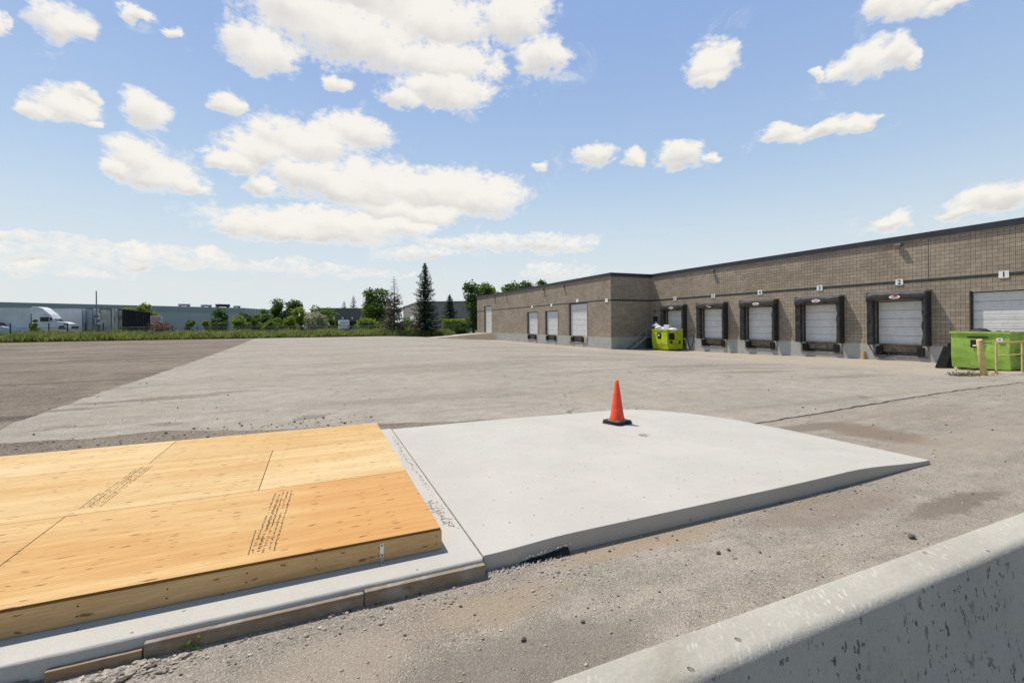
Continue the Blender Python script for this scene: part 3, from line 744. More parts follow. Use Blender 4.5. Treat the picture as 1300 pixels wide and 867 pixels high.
mb.f += [tuple(range(n)), tuple(range(len(xs_)*n - 1, (len(xs_)-1)*n - 1, -1))]; mb.m += [0, 0]
barr = mb.build('concrete_barrier', M_BARR, label='long grey precast concrete road barrier in the right foreground', category='barrier')
for p in barr.data.polygons: p.use_smooth = len(p.vertices) == 4

# ------------------------------------------------------------------ brick warehouse
XM, XS_, YC, YE, ZR, ZF = 30.0, 25.255, 35.379, 74.0, 6.50, 0.436
def block_mat():
    m, nt, b = material('split_block', 0.92, 0.12)
    uv = nt.uv()
    bk = nt.new('ShaderNodeTexBrick', offset=0.5, offset_frequency=2, squash=1.0)
    nt.put(bk.inputs['Vector'], uv)
    for k, v in (('Scale', 1.0), ('Mortar Size', 0.011), ('Mortar Smooth', 0.25), ('Bias', 0.0), ('Brick Width', 0.4), ('Row Height', 0.2)): nt.put(bk.inputs[k], v)
    nt.put(bk.inputs['Color1'], (0.325, 0.270, 0.207)); nt.put(bk.inputs['Color2'], (0.415, 0.347, 0.268)); nt.put(bk.inputs['Mortar'], (0.145, 0.122, 0.10))
    u = nt.sep(uv)[0]
    def groove(step, w):
        fr = nt.math('ABSOLUTE', nt.math('SUBTRACT', nt.math('FRACT', nt.math('DIVIDE', u, step)), 0.5))
        return nt.ramp(fr, 0.5 - w / step, 0.5)
    c = bk.outputs[0]
    ns = nt.noise(uv, 0.5, 5, 0.6)
    c = nt.mix(1.0, c, nt.mix(nt.ramp(ns, 0.3, 0.7), (0.88, 0.87, 0.86), (1.1, 1.1, 1.1)), 'MULTIPLY')
    rg = nt.noise(uv, 60, 4, 0.7)
    c = nt.mix(1.0, c, nt.mix(nt.ramp(rg, 0.3, 0.7), (0.8, 0.8, 0.8), (1.15, 1.15, 1.15)), 'MULTIPLY')
    gv = nt.math('ADD', groove(0.2, 0.014), nt.math('MULTIPLY', groove(0.0667, 0.013), 0.65), clamp=True)
    c = nt.mix(nt.math('MULTIPLY', gv, 0.62), c, (0.105, 0.088, 0.07))
    v = nt.sep(uv)[1]
    drip = nt.noise(nt.comb(nt.math('MULTIPLY', u, 3.0), nt.math('MULTIPLY', v, 0.3)), 1.0, 6, 0.7)
    c = nt.mix(nt.ramp(drip, 0.55, 0.72, 0, 0.25), c, (0.13, 0.115, 0.10))
    nt.put(b.inputs['Base Color'], c)
    h = nt.math('SUBTRACT', nt.math('MULTIPLY', rg, 0.5), nt.math('ADD', gv, bk.outputs[1]))
    nt.put(b.inputs['Normal'], nt.bump(h, 0.7, 0.012))
    return m
M_BLOCK = block_mat()
M_FLASH = plain('dark_flashing', (0.028, 0.029, 0.034), 0.45, 0.2, 2, metal=0.0, spec=0.4)
M_BAND = plain('dark_band', (0.048, 0.047, 0.046), 0.8, 0.25, 3)
M_ROOF = plain('roof_gravel', (0.25, 0.24, 0.22), 0.9, 0.2, 3)
M_DOORW = plain('door_white', (0.66, 0.655, 0.64), 0.45, 0.06, 2, dirt=(0.36, 0.345, 0.32), dirtamt=0.5)
M_DOORD = plain('door_frame_dark', (0.05, 0.05, 0.055), 0.6, 0.3, 4)
M_DOORB = plain('door_core', (0.30, 0.30, 0.295), 0.6, 0.1, 4)
M_STEELR = plain('rusty_steel', (0.12, 0.09, 0.068), 0.7, 0.4, 6, dirt=(0.16, 0.075, 0.035), dirtamt=0.7)
M_EDGE = plain('old_edge_angle', (0.22, 0.19, 0.155), 0.7, 0.35, 5, dirt=(0.15, 0.08, 0.04), dirtamt=0.6)
M_PAD = plain('black_vinyl', (0.034, 0.034, 0.036), 0.6, 0.4, 4, bump=0.3, bscale=9, dirt=(0.09, 0.085, 0.08), dirtamt=0.5)
M_HOOD = plain('hood_vinyl', (0.042, 0.038, 0.038), 0.5, 0.4, 3, bump=0.5, bscale=6, dirt=(0.10, 0.09, 0.085), dirtamt=0.5)
M_GREYV = plain('grey_vinyl', (0.11, 0.108, 0.10), 0.7, 0.4, 5, dirt=(0.06, 0.055, 0.05), dirtamt=0.7)
M_HOODEDGE = plain('hood_batten', (0.34, 0.30, 0.26), 0.7, 0.2, 5)
M_BUMP = plain('bumper_rubber', (0.018, 0.018, 0.018), 0.85, 0.4, 9, bump=0.3)
M_WHITE = plain('white_enamel', (0.80, 0.80, 0.78), 0.5, 0.06, 6)
M_RED = plain('badge_red', (0.55, 0.06, 0.05), 0.5, 0.15, 9)
M_BLACK = plain('black_paint', (0.015, 0.015, 0.016), 0.6, 0.3, 9)
M_PIT = plain('pit_steel', (0.16, 0.135, 0.11), 0.75, 0.4, 5, dirt=(0.08, 0.055, 0.04), dirtamt=0.6)
M_LAMP = plain('lamp_bronze', (0.17, 0.155, 0.135), 0.5, 0.2, 9)
M_LENS = plain('lamp_lens', (0.35, 0.34, 0.31), 0.25, 0.1, 9)

bld = thing('warehouse', (XM + 10, 35, -0.7), 'long low brown block warehouse with a row of loading docks', 'building')
DOCKS = [14.81, 19.14, 23.50, 27.81, 32.17]
DW, DT = 1.22, 2.92
main_holes = [(9.36, 11.86, ZF, 3.22)] + [(y - DW, y + DW, ZF, DT) for y in DOCKS] + [(34.50, 35.22, ZF, 2.42)]
WINGD = [(67.0, 70.5, 0.31, 4.73), (50.75, 53.85, ZF, 3.28), (45.6, 48.7, ZF, 3.28), (39.45, 43.1, ZF, 3.89)]
def holed(mb, X, y0, y1, z0, z1, holes, depth, mi=0):
    ys = sorted({y0, y1, *[h[0] for h in holes], *[h[1] for h in holes]}); zs = sorted({z0, z1, *[h[2] for h in holes], *[h[3] for h in holes]})
    for i in range(len(ys) - 1):
        for j in range(len(zs) - 1):
            cy, cz_ = (ys[i] + ys[i+1]) / 2, (zs[j] + zs[j+1]) / 2
            if any(h[0] < cy < h[1] and h[2] < cz_ < h[3] for h in holes): continue
            mb.quad((X, ys[i+1], zs[j]), (X, ys[i], zs[j]), (X, ys[i], zs[j+1]), (X, ys[i+1], zs[j+1]), mi)
    for (a, b_, c_, d_) in holes:
        X2 = X + depth
        mb.quad((X, a, c_), (X2, a, c_), (X2, a, d_), (X, a, d_), mi)
        mb.quad((X2, b_, c_), (X, b_, c_), (X, b_, d_), (X2, b_, d_), mi)
        mb.quad((X, a, d_), (X2, a, d_), (X2, b_, d_), (X, b_, d_), mi)
        if c_ > z0 + 1e-4: mb.quad((X, b_, c_), (X2, b_, c_), (X2, a, c_), (X, a, c_), mi)
wl = MB()
holed(wl, XM, -14, YC, ZF, ZR - .05, main_holes, .32)
holed(wl, XS_, YC, YE, ZF, ZR - .05, [h if h[2] >= ZF else (h[0], h[1], ZF, h[3]) for h in WINGD], .32)
wl.quad((XS_, YC, ZF), (XM, YC, ZF), (XM, YC, ZR - .05), (XS_, YC, ZR - .05))
wl.quad((60, YE, -0.8), (XS_, YE, -0.8), (XS_, YE, ZR - .05), (60, YE, ZR - .05))
wl.quad((XM, -14, -.8), (60, -14, -.8), (60, -14, ZR - .05), (XM, -14, ZR - .05))
wl.build('wall', M_BLOCK, parent=bld)
rf = MB(); rf.box(XM + .2, 60, -13.8, YE - .2, ZR - .5, ZR - .3); rf.box(XS_ + .2, XM + .2, YC + .2, YE - .2, ZR - .5, ZR - .3)
rf.build('roof', M_ROOF, parent=bld)
# parapet coping
cp = MB(); t = .06; hgt = .33
cp.box(XM - t, XM + .3, -14, YC - t, ZR - hgt, ZR)
cp.box(XS_ - t, XM + .3, YC - t, YC + .3, ZR - hgt, ZR + .002)
cp.box(XS_ - t, XS_ + .3, YC + .3, YE + t, ZR - hgt, ZR)
cp.build('roof_coping', M_FLASH, parent=bld)
dp = MB(); dp.box(XM - t - .015, XM - .001, -14, YC - t, ZR - hgt - .035, ZR - hgt - .002); dp.box(XS_ - t - .015, XM - .0, YC - t - .015, YC - .001, ZR - hgt - .033, ZR - hgt - .002); dp.box(XS_ - t - .015, XS_ - .001, YC, YE + t, ZR - hgt - .035, ZR - hgt - .002)
dp.build('drip_edge', plain('drip_edge_grey', (0.16, 0.15, 0.14), 0.6, 0.2, 3), parent=bld)
t = .004
# the band is broken by the tall wing doors
bd2 = MB()
bd2.box(XM - t, XM + .02, -14, YC - .01, 3.855, 4.017)
bd2.box(XS_ - t, XM - .005, YC - t, YC + .02, 3.856, 4.018)
bd2.box(XS_ - t, XS_ + .02, YC + .021, 67.0, 3.90, 4.017); bd2.box(XS_ - t, XS_ + .02, 70.5, YE, 3.855, 4.017)
bd2.build('band', M_BAND, parent=bld)
# foundation with leveller pits
PITS = [(y - 1.02, y + 1.02, -.17, ZF - .002) for y in DOCKS]
WPITS = [((a + b_) / 2 - 1.05, (a + b_) / 2 + 1.05, -.14, ZF - .002) for (a, b_, c_, d_) in WINGD[1:]]
fd = MB(); e = .012
holed(fd, XM - e, -14, YC - e, -1.2, ZF, PITS, .35); holed(fd, XS_ - e, YC - e, YE, -1.2, ZF, WPITS, .35)
fd.quad((XS_ - e, YC - e, -1.2), (XM - e, YC - e, -1.2), (XM - e, YC - e, ZF), (XS_ - e, YC - e, ZF))
for (x0, x1, y0, y1) in ((XM - e, XM + .4, -14, YC), (XS_ - e, XS_ + .4, YC - e, YE), (XS_ + .4, XM + .4, YC - e, YC + .3)):
    fd.quad((x0, y0, ZF), (x1, y0, ZF), (x1, y1, ZF), (x0, y1, ZF))
fd.build('foundation', M_FOUND, parent=bld)
# control joints in the block
for y in (13.5, 25.6):
    cj = MB(); cj.box(XM - .003, XM + .01, y - .012, y + .012, 4.02, ZR - hgt - .04); cj.build('control_joint', M_BAND, parent=bld)
# sectional doors
def door(X, y0, y1, z0, z1, nsec=5, win=False, name='dock_door'):
    mb = MB(); h = (z1 - z0) / nsec
    for k in range(nsec):
        za, zb_ = z0 + k * h, z0 + (k + 1) * h
        mb.box(X, X + .05, y0, y1, za + .011, zb_ - .011)
        for q in (1, 2):
            zq = za + h * q / 3
            mb.box(X - .004, X, y0 + .05, y1 - .05, zq - .03, zq + .03)
    d = mb.build(name, M_DOORW, parent=bld, bevel=.004, seg=1)
    bk_ = MB(); bk_.box(X + .03, X + .06, y0 - .02, y1 + .02, z0, z1); bk_.build('backing', M_DOORB, parent=d)
    fr = MB(); fr.box(X - .10, X + .05, y0 - .06, y0 - .003, z0, z1); fr.box(X - .10, X + .05, y1 + .003, y1 + .06, z0, z1); fr.box(X - .10, X + .05, y0 - .06, y1 + .06, z1 + .001, z1 + .05)
    fr.build('frame', M_DOORD, parent=d)
    return d
for y in DOCKS:
    d = door(XM + .22, y - DW + .07, y + DW - .07, ZF + .02, DT - .06)
door(XM + .22, 9.43, 11.79, ZF + .02, 3.15, 6)
wd_a = door(XS_ + .22, 67.08, 70.42, .42, 4.66, 8, name='overhead_door')
for (a, b_, c_, d_) in WINGD[1:]: door(XS_ + .22, a + .07, b_ - .07, ZF + .02, d_ - .06, 5 if d_ < 3.5 else 6)
# light jamb trim on the wing doors
for (a, b_, c_, d_) in WINGD[1:]:
    for (u0, u1) in ((a - .10, a - .002), (b_ + .002, b_ + .12)):
        mb = MB(); mb.box(XS_ - .02, XS_ + .10, u0, u1, ZF + .01, d_); mb.build('door_jamb', M_EDGE, parent=bld)
# person door at the inner corner
mb = MB(); mb.box(XM + .10, XM + .15, 34.51, 35.21, ZF + .004, 2.41)
pd = mb.build('side_door', plain('door_charcoal', (0.035, 0.042, 0.05), 0.5, 0.2, 4), parent=bld)
mb = MB(); mb.box(XM + .09, XM + .0985, 34.68, 35.04, 1.35, 1.85); mb.build('notice', M_WHITE, parent=pd)
mb = MB(); mb.tube([(XM + .06, 34.60, 1.42), (XM + .06, 34.70, 1.42)], .014, 8); mb.tube([(XM + .06, 34.60, 1.42), (XM + .105, 34.60, 1.42)], .012, 8); mb.build('handle', M_GALV, parent=pd)
# dock levellers with bumpers
def leveller(X, y, wd):
    mb = MB()
    mb.box(X + .10, X + .13, y - wd + .04, y + wd - .04, .0, ZF - .01)            # lip face
    mb.box(X - .03, X + .34, y - wd + .04, y + wd - .04, ZF - .014, ZF + .012)     # plate
    mb.box(X + .30, X + .34, y - wd, y + wd, -.17, ZF - .02)
    lv = mb.build('dock_leveller', M_PIT, parent=bld, bevel=.003, seg=1)
    fr = MB(); fr.box(X - .035, X - .001, y - wd - .22, y + wd + .22, -.27, -.185); fr.box(X - .033, X - .001, y - wd - .30, y - wd - .222, -.27, ZF - .01); fr.box(X - .033, X - .001, y + wd + .222, y + wd + .30, -.27, ZF - .01)
    fr.build('edge_angle', M_EDGE, parent=lv, bevel=.004, seg=1)
    rl = MB(); rl.tube([(X + .02, y - wd + .08, -.10), (X + .02, y + wd - .08, -.10)], .035, 8); rl.build('lip_bar', M_BLACK, parent=lv)
    for s_ in (-1, 1):
        bp = MB()
        for k in range(5):
            bp.box(X - .13, X - .002, y + s_ * (wd - .04) - .16 + k * .065, y + s_ * (wd - .04) - .16 + k * .065 + .058, -.16, .32)
        bp.build('bumper', M_BUMP, parent=lv, bevel=.006, seg=1)
for y in DOCKS: leveller(XM - e, y, 1.02)
for (a, b_, c_, d_) in WINGD[1:]: leveller(XS_ - e, (a + b_) / 2, 1.05)
a, b_, c_, d_ = WINGD[3]; M_TIMB = plain('pale_timber', (0.42, 0.36, 0.25), 0.8, 0.25, 5)
for yy in (a - .03, b_ - .45):
    mb = MB(); mb.box(XS_ - .09, XS_ - .014, yy, yy + .48, -.20, .40); mb.build('timber_bumper', M_TIMB, parent=bld, bevel=.01)
# dock shelters
def shelter(y, seed):
    rnd = random.Random(seed); HW, P = 1.43, .46
    zt, zb_ = 3.40, ZF - .02
    hood = MB(); nu, prof_ = 26, [(0.0, zt), (.22, zt - .025), (P - .02, zt - .07), (P + .015, zt - .10), (P + .03, zt - .24), (P + .025, zt - .38), (P + .01, zt - .50)]
    for i in range(nu + 1):
        t = i / nu; yy = y - HW + 2 * HW * t
        sag = (.10 + .05 * math.sin(seed * 2.1)) * math.sin(math.pi * t) ** 2 - .04 * abs(math.sin(t * (5 + seed) + seed)) + .05 * mnoise.noise(Vector((t * 4, seed * 2.7, 0)))
        for k, (px_, z_) in enumerate(prof_):
            wr_ = .05 * mnoise.noise(Vector((t * 7 + k * .8, k * .5, seed * 3.3))) * (k / 6) + .045 * mnoise.noise(Vector((t * 3, k * .5, seed * 1.7))) * (k > 3)
            hood.v.append((XM - px_ - wr_, yy, z_ + (sag if k == 6 else sag * .4 if k == 5 else 0)))
    K = len(prof_)
    for i in range(nu):
        for k in range(K - 1): hood.f.append((i*K+k, i*K+k+1, (i+1)*K+k+1, (i+1)*K+k)); hood.m.append(0)
    hood.f += [tuple(range(K - 1, -1, -1)), tuple(nu*K + k for k in range(K))]; hood.m += [0, 0]
    root = hood.build('dock_shelter', M_HOOD, parent=bld, smooth=False)
    for p in root.data.polygons: p.use_smooth = len(p.vertices) == 4
    so = root.modifiers.new('thick', 'SOLIDIFY'); so.thickness = .012
    bt = MB(); bt.box(XM - .05, XM - .002, y - HW - .02, y + HW + .02, zt + .001, zt + .035); bt.box(XM - P - .03, XM - .05, y - HW - .02, y - HW - .005, zt - .06, zt + .03); bt.box(XM - P - .03, XM - .05, y + HW + .005, y + HW + .02, zt - .06, zt + .03)
    bt.build('batten', M_HOODEDGE, parent=root)
    for s_ in (-1, 1):
        pad = MB(); nz = 14
        for i in range(nz + 1):
            z_ = zb_ + (zt - .09 - zb_) * i / nz
            w0 = .05 * mnoise.noise(Vector((i * .6, s_, seed))); w1 = .07 * mnoise.noise(Vector((i * .5, s_ + 5, seed)))
            o_, n_ = y + s_ * HW, y + s_ * (HW - .215 + w1)
            pad.v += [(XM - .002, o_, z_), (XM - P + .01, o_ - s_ * .005 + w0 * .3, z_), (XM - P - .02, o_ - s_ * .06 + w0, z_), (XM - P + .01 + w0, n_, z_), (XM - .30, n_ - s_ * .02, z_), (XM - .002, y + s_ * (HW - .215), z_)]
        for i in range(nz):
            for k in range(6):
                q = (i*6+k, i*6+(k+1)%6, (i+1)*6+(k+1)%6, (i+1)*6+k)
                pad.f.append(q if s_ > 0 else q[::-1]); pad.m.append(1 if k == 3 else 0)
        pad.f += [tuple(range(6)), tuple(nz*6 + k for k in range(6))]; pad.m += [0, 0]
        pad.build('side_pad', [M_PAD, M_GREYV], parent=root)
    bg_ = MB()
    pts = [(.27 * math.cos(a * math.pi / 12), .095 * math.sin(a * math.pi / 12)) for a in range(24)]
    X0 = XM - P - .052
    zz = zt - .30
    bg_.add([(X0, y - u, zz + w) for u, w in pts] + [(X0 + .02, y - u, zz + w) for u, w in pts], [tuple(range(24)), tuple(range(47, 23, -1))] + [(i, i + 24, (i + 1) % 24 + 24, (i + 1) % 24) for i in range(24)])
    for (u0, u1, w0, w1) in ((-.15, -.07, -.03, .03), (-.05, .02, -.03, .03), (.04, .09, -.03, .03), (.11, .16, -.03, .03), (-.12, .12, -.058, -.045)):
        bg_.box(X0 - .003, X0 - .0005, y - u1, y - u0, zz + w0, zz + w1, 1)
    bg_.build('badge', [M_WHITE, M_RED], parent=root)
for i, y in enumerate(DOCKS): shelter(y, i + 1)
# wall lamps with their wall plates
def lamp(X, y, z):
    mb = MB()
    mb.box(X - .08, X - .001, y - .10, y + .10, z - .12, z + .10)
    mb.add([(X - .08, y - .16, z + .09), (X - .08, y + .16, z + .09), (X - .24, y + .16, z + .05), (X - .24, y - .16, z + .05), (X - .08, y - .16, z - .10), (X - .08, y + .16, z - .10), (X - .24, y + .16, z - .06), (X - .24, y - .16, z - .06)],
           [(0,1,2,3), (7,6,5,4), (0,3,7,4), (1,5,6,2), (3,2,6,7), (0,4,5,1)])
    lp = mb.build('wall_lamp', M_LAMP, parent=bld, bevel=.01)
    ln = MB(); ln.box(X - .22, X - .10, y - .13, y + .13, z - .115, z - .09); ln.build('lens', M_LENS, parent=lp)
for y in (14.8, 27.79): lamp(XM, y, 6.0)
for y in (65.6, 60.9, 49.0, 44.1): lamp(XS_, y, 5.93)
lamp(XM, 34.85, 2.9)
# cable hanging beside dock two
mb = MB(); pts = []
for i in range(19):
    t = i / 18; pts.append((XM - .06 - .1 * math.sin(math.pi * t), 16.42 - 1.35 * t, .55 - 1.05 * math.sin(math.pi * t * .82) * (1 - .25 * t) + .05 * t))
mb.tube(pts, .022, 8)
mb.build('hanging_cable', M_BLACK, label='black cable drooping below the left pad of dock two', category='cable')
mb = MB(); pts = []
for i in range(15):
    t = i / 14; pts.append((XM - .06, 30.66 - .75 * t, .45 - .95 * math.sin(math.pi * t)))
mb.tube(pts, .02, 8)
mb.build('hanging_cable', M_BLACK, label='black cable looping on the foundation right of the yellow-green dumpster', category='cable')
mb = MB(); mb.tube([(XM - .06, 16.62, -.50), (XM - .06, 16.62, -.02)], .09, 10)  # round stub standing in for an ochre stain on the foundation
mb.build('ochre_stain', plain('stain_ochre', (0.50, 0.34, 0.14), 0.7, 0.2, 6), parent=bld)

# number plates along the band
RX = Matrix(((0, 0, -1, 0), (-1, 0, 0, 0), (0, 1, 0, 0), (0, 0, 0, 1)))      # text axes for a wall facing -x
for n_, y, dl in (('1', 10.6, 'black 1'), ('2', 14.81, 'black 2'), ('3', 19.2, 'black 3'), ('4', 23.52, 'black 4'), ('5', 27.81, 'black 5'), ('6', 32.17, 'black 6')):
    mb = MB(); mb.box(XM - .03, XM - .006, y - .18, y + .18, 3.77, 4.10)
    where = 'above the wide overhead door behind the green dumpster' if n_ == '1' else 'above a dock shelter'
    sg = mb.build('number_sign', M_WHITE, bevel=.004, seg=1, label='white wall plate with a %s %s' % (dl, where), category='sign', group='dock number plates')
    cu = bpy.data.curves.new('numeral', 'FONT'); cu.body = n_; cu.size = .34; cu.align_x = 'CENTER'; cu.align_y = 'CENTER'; cu.extrude = .002; cu.offset = .007
    cu.materials.append(M_BLACK)
    tmp = bpy.data.objects.new('numeral', cu); me_ = bpy.data.meshes.new_from_object(tmp); bpy.data.objects.remove(tmp)
    to = bpy.data.objects.new('numeral', me_); col.objects.link(to); to.parent = sg
    to.matrix_local = Matrix.Translation(Vector((XM - .033, y, 3.93)) - ORI[sg.name]) @ RX
for i, (y, z, lab) in enumerate(((52.3, 3.92, 'small white plate on the wing above its farthest dock door'), (47.1, 3.91, 'small white plate on the wing above the middle dock door'),
                 (41.3, 4.17, 'small white plate on the wing above the tallest dock door'), (36.05, 3.92, 'small white plate at the near corner of the wing'))):
    mb = MB(); mb.box(XS_ - .03, XS_ - .006, y - .22, y + .22, z - .17, z + .17)
    mb.build('wall_plate', M_WHITE, bevel=.004, seg=1, label=lab, category='sign', group='wing wall plates')

# ramp up to the drive-in door at the far end of the wing
rp = MB(); M_RAMPT = concrete_mat('ramp_concrete', (0.40, 0.37, 0.32), 3, 0.3, stain=(0.30, 0.25, 0.19), stainamt=0.6)
M_RAMPS = ground_mat('ramp_bank', (0.20, 0.155, 0.12), (0.17, 0.135, 0.105), (0.23, 0.18, 0.13), (0.09, 0.07, 0.055), 0.5, 40, seed=44.0)
def rz(x): return 0.32 - 0.62 * sst(25.0, 13.5, x)
xs_ = axis([(13.5, 25.2, .9)]); n = len(xs_)
for x in xs_:
    gz = g(x, 66) - .05
    rp.v += [(x, 64.5, min(gz, rz(x))), (x, 66.6, max(gz, rz(x))), (x, 71.2, max(gz, rz(x))), (x, 73.2, min(gz, rz(x)))]
for i in range(n - 1):
    for k in range(3): rp.f.append((i*4+k, (i+1)*4+k, (i+1)*4+k+1, i*4+k+1)); rp.m.append(1 if k == 1 else 0)
rp.build('ramp', [M_RAMPS, M_RAMPT], origin=(20, 69, -.6), kind='structure', label='sloping concrete ramp with brown banks up to the far overhead door', category='ramp')

# steel steps to the side door
stp = thing('metal_steps', (27.9, 34.9, -.68), 'grey open steel steps with handrail in the inner corner of the warehouse', 'steps')
M_STEP = plain('grey_step_steel', (0.36, 0.36, 0.35), 0.6, 0.3, 6)
zs0, zs1, xs0, xs1 = -.70, ZF - .02, 26.75, 28.55
for yy in (34.42, 35.25):
    mb = MB(); mb.add([(xs0, yy, zs0), (xs0 + .16, yy, zs0), (xs1 + .05, yy, zs1 - .12), (xs1 + .05, yy, zs1 + .04), (xs1 - .1, yy, zs1 + .04)] + [(xs0, yy + .04, zs0), (xs0 + .16, yy + .04, zs0), (xs1 + .05, yy + .04, zs1 - .12), (xs1 + .05, yy + .04, zs1 + .04), (xs1 - .1, yy + .04, zs1 + .04)],
               [(0,1,2,3,4), (9,8,7,6,5), (0,5,6,1), (1,6,7,2), (2,7,8,3), (3,8,9,4), (4,9,5,0)])
    mb.build('stringer', M_STEP, parent=stp)
for k in range(5):
    t = (k + .7) / 5.2; x = xs0 + (xs1 - xs0) * t; z = zs0 + (zs1 - zs0) * t
    mb = MB(); mb.box(x - .02, x + .25, 34.46, 35.25, z, z + .035); mb.build('tread', M_STEP, parent=stp)
mb = MB(); mb.box(xs1 + .05, XM - .02, 34.42, 35.29, zs1 - .02, zs1 + .03); mb.build('landing', M_STEP, parent=stp)
mb = MB(); mb.box(xs1 + .06, XM - .03, 34.44, 34.48, -.70, zs1 - .02); mb.build('skirt_panel', M_DOORD, parent=stp)
mb = MB(); mb.tube([(xs0 + .1, 34.44, zs0), (xs0 + .15, 34.44, zs0 + .75), (xs1 + .05, 34.44, zs1 + .80), (XM - .6, 34.44, zs1 + .80)], .024, 8)
for x, zz in ((xs0 + .75, zs0 + .36), (xs1 + .05, zs1)): mb.tube([(x, 34.44, zz), (x, 34.44, zz + .80)], .022, 8)
mb.build('handrail', M_STEP, parent=stp)

# ------------------------------------------------------------------ dumpsters
def dumpster(c, u, v, L, Wd, H, mat, label, seed, kick, pockets=(0, 1), tiltx=0):
    """c: near corner on the ground; u: along the labelled face; v: depth away"""
    rnd = random.Random(seed)
    root = thing('dumpster', c, label, 'dumpster', group='green dumpsters')
    M = Matrix((( u.x, v.x, 0, c.x), (u.y, v.y, 0, c.y), (0, 0, 1, c.z), (0, 0, 0, 1)))
    mb = MB()
    # dented shell: labelled face as a grid
    nu, nv = 18, 14
    def skin(face):
        o = len(mb.v)
        for i in range(nu + 1):
            for j in range(nv + 1):
                s, t = i / nu, j / nv
                dent = .075 * mnoise.noise(Vector((s * 2.5, t * 2.2, seed + face))) * math.sin(math.pi * s) * math.sin(math.pi * t)
                k = kick * max(0, .30 - t) / .30
                z = .10 + (H - .10) * t
                if face == 0: p = (s * L, k - dent, z)
                elif face == 1: p = (L - dent * .7, k + (Wd - k) * s, z)
                elif face == 2: p = (L - s * L, Wd + dent * .4, z)
                else: p = (0 + dent * .7, k + (Wd - k) * (1 - s), z)
                mb.v.append(tuple(M @ Vector(p)))
        for i in range(nu):
            for j in range(nv):
                a = o + i * (nv + 1) + j; mb.f.append((a, a + nv + 1, a + nv + 2, a + 1)); mb.m.append(0)
    for f_ in range(4): skin(f_)
    mb.box(.03, L - .03, kick + .02, Wd - .03, .08, .14, 0, M)
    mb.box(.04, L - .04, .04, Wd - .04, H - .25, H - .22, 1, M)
    body = mb.build('body', [mat, M_BLACK], parent=root)
    rm = MB(); r_ = .045
    rm.box(-r_, L + r_, -r_, r_ * .6, H - .05, H + .04, 0, M); rm.box(-r_, L + r_, Wd - r_ * .6, Wd + r_, H - .05, H + .04, 0, M)
    rm.box(-r_, r_ * .6, r_ * .6, Wd - r_ * .6, H - .05, H + .04, 0, M); rm.box(L - r_ * .6, L + r_, r_ * .6, Wd - r_ * .6, H - .05, H + .04, 0, M)
    rm.build('rim', mat, parent=root, bevel=.012)
    for s_ in pockets:
        pk = MB(); x0 = -.16 if s_ == 0 else L + .002
        pk.box(x0, x0 + .155, .45, Wd - .35, H * .36, H * .36 + .07, 0, M); pk.box(x0, x0 + .155, .45, Wd - .35, H * .36 + .20, H * .36 + .27, 0, M); pk.box(x0 + (.13 if s_ else 0), x0 + (.155 if s_ else .025), .45, Wd - .35, H * .36 + .07, H * .36 + .20, 0, M)
        pk.build('fork_pocket', mat, parent=root, bevel=.008)
    sk = MB(); sk.box(.15, .27, kick + .05, Wd - .1, 0, .10, 0, M); sk.box(L - .27, L - .15, kick + .05, Wd - .1, 0, .10, 0, M); sk.build('skid', M_STEELR, parent=root)
    return root, M
M_LIME = plain('lime_paint', (0.44, 0.52, 0.02), 0.55, 0.18, 2.0, dirt=(0.17, 0.17, 0.06), dirtamt=0.7, bump=0.15, bscale=5)
M_GREEN = plain('green_paint', (0.30, 0.475, 0.08), 0.55, 0.20, 1.8, dirt=(0.14, 0.19, 0.07), dirtamt=0.7, bump=0.15, bscale=5)
# right-hand dumpster
cR = atz(1207, 469, -.30); cR2 = atz(1282, 472.5, -.30)
uR = Vector((0.0, -1.0, 0)); vR = Vector((1.0, 0.0, 0))                 # square to the building
cR = Vector((25.04, 10.5, 0)); kR = atz(1282, 471, -.3); LR = 10.5 - 25.04 * kR.y / kR.x
cR.z = -.30
HR = 1.56
dR, MR = dumpster(cR, uR, vR, LR, 1.55, HR, M_GREEN, 'dented green dumpster behind the leaning yellow bollard', 5, .07, (1,))
def decal(root, M, x0, x1, z0, z1, mat, off, name='sticker'):
    mb = MB(); mb.box(x0, x1, off - .045, off - .038, z0, z1, 0, M); return mb.build(name, mat, parent=root)
decal(dR, MR, LR * .30, LR * .66, HR - .22, HR - .16, M_BLACK, 0)
dk = decal(dR, MR, LR * .36, LR * .58, HR - .62, HR - .30, M_BLACK, 0)
mb = MB(); mb.box(LR * .49, LR * .55, -.048, -.0455, HR - .47, HR - .36, 0, MR); mb.box(LR * .40, LR * .46, -.048, -.0455, HR - .56, HR - .50, 0, MR); mb.build('print', M_WHITE, parent=dk)
dk = decal(dR, MR, LR * .80, LR * .90, HR - .33, HR - .20, M_WHITE, 0)
mb = MB(); mb.box(LR * .83, LR * .87, -.048, -.0455, HR - .28, HR - .24, 0, MR); mb.build('print', M_BLACK, parent=dk)
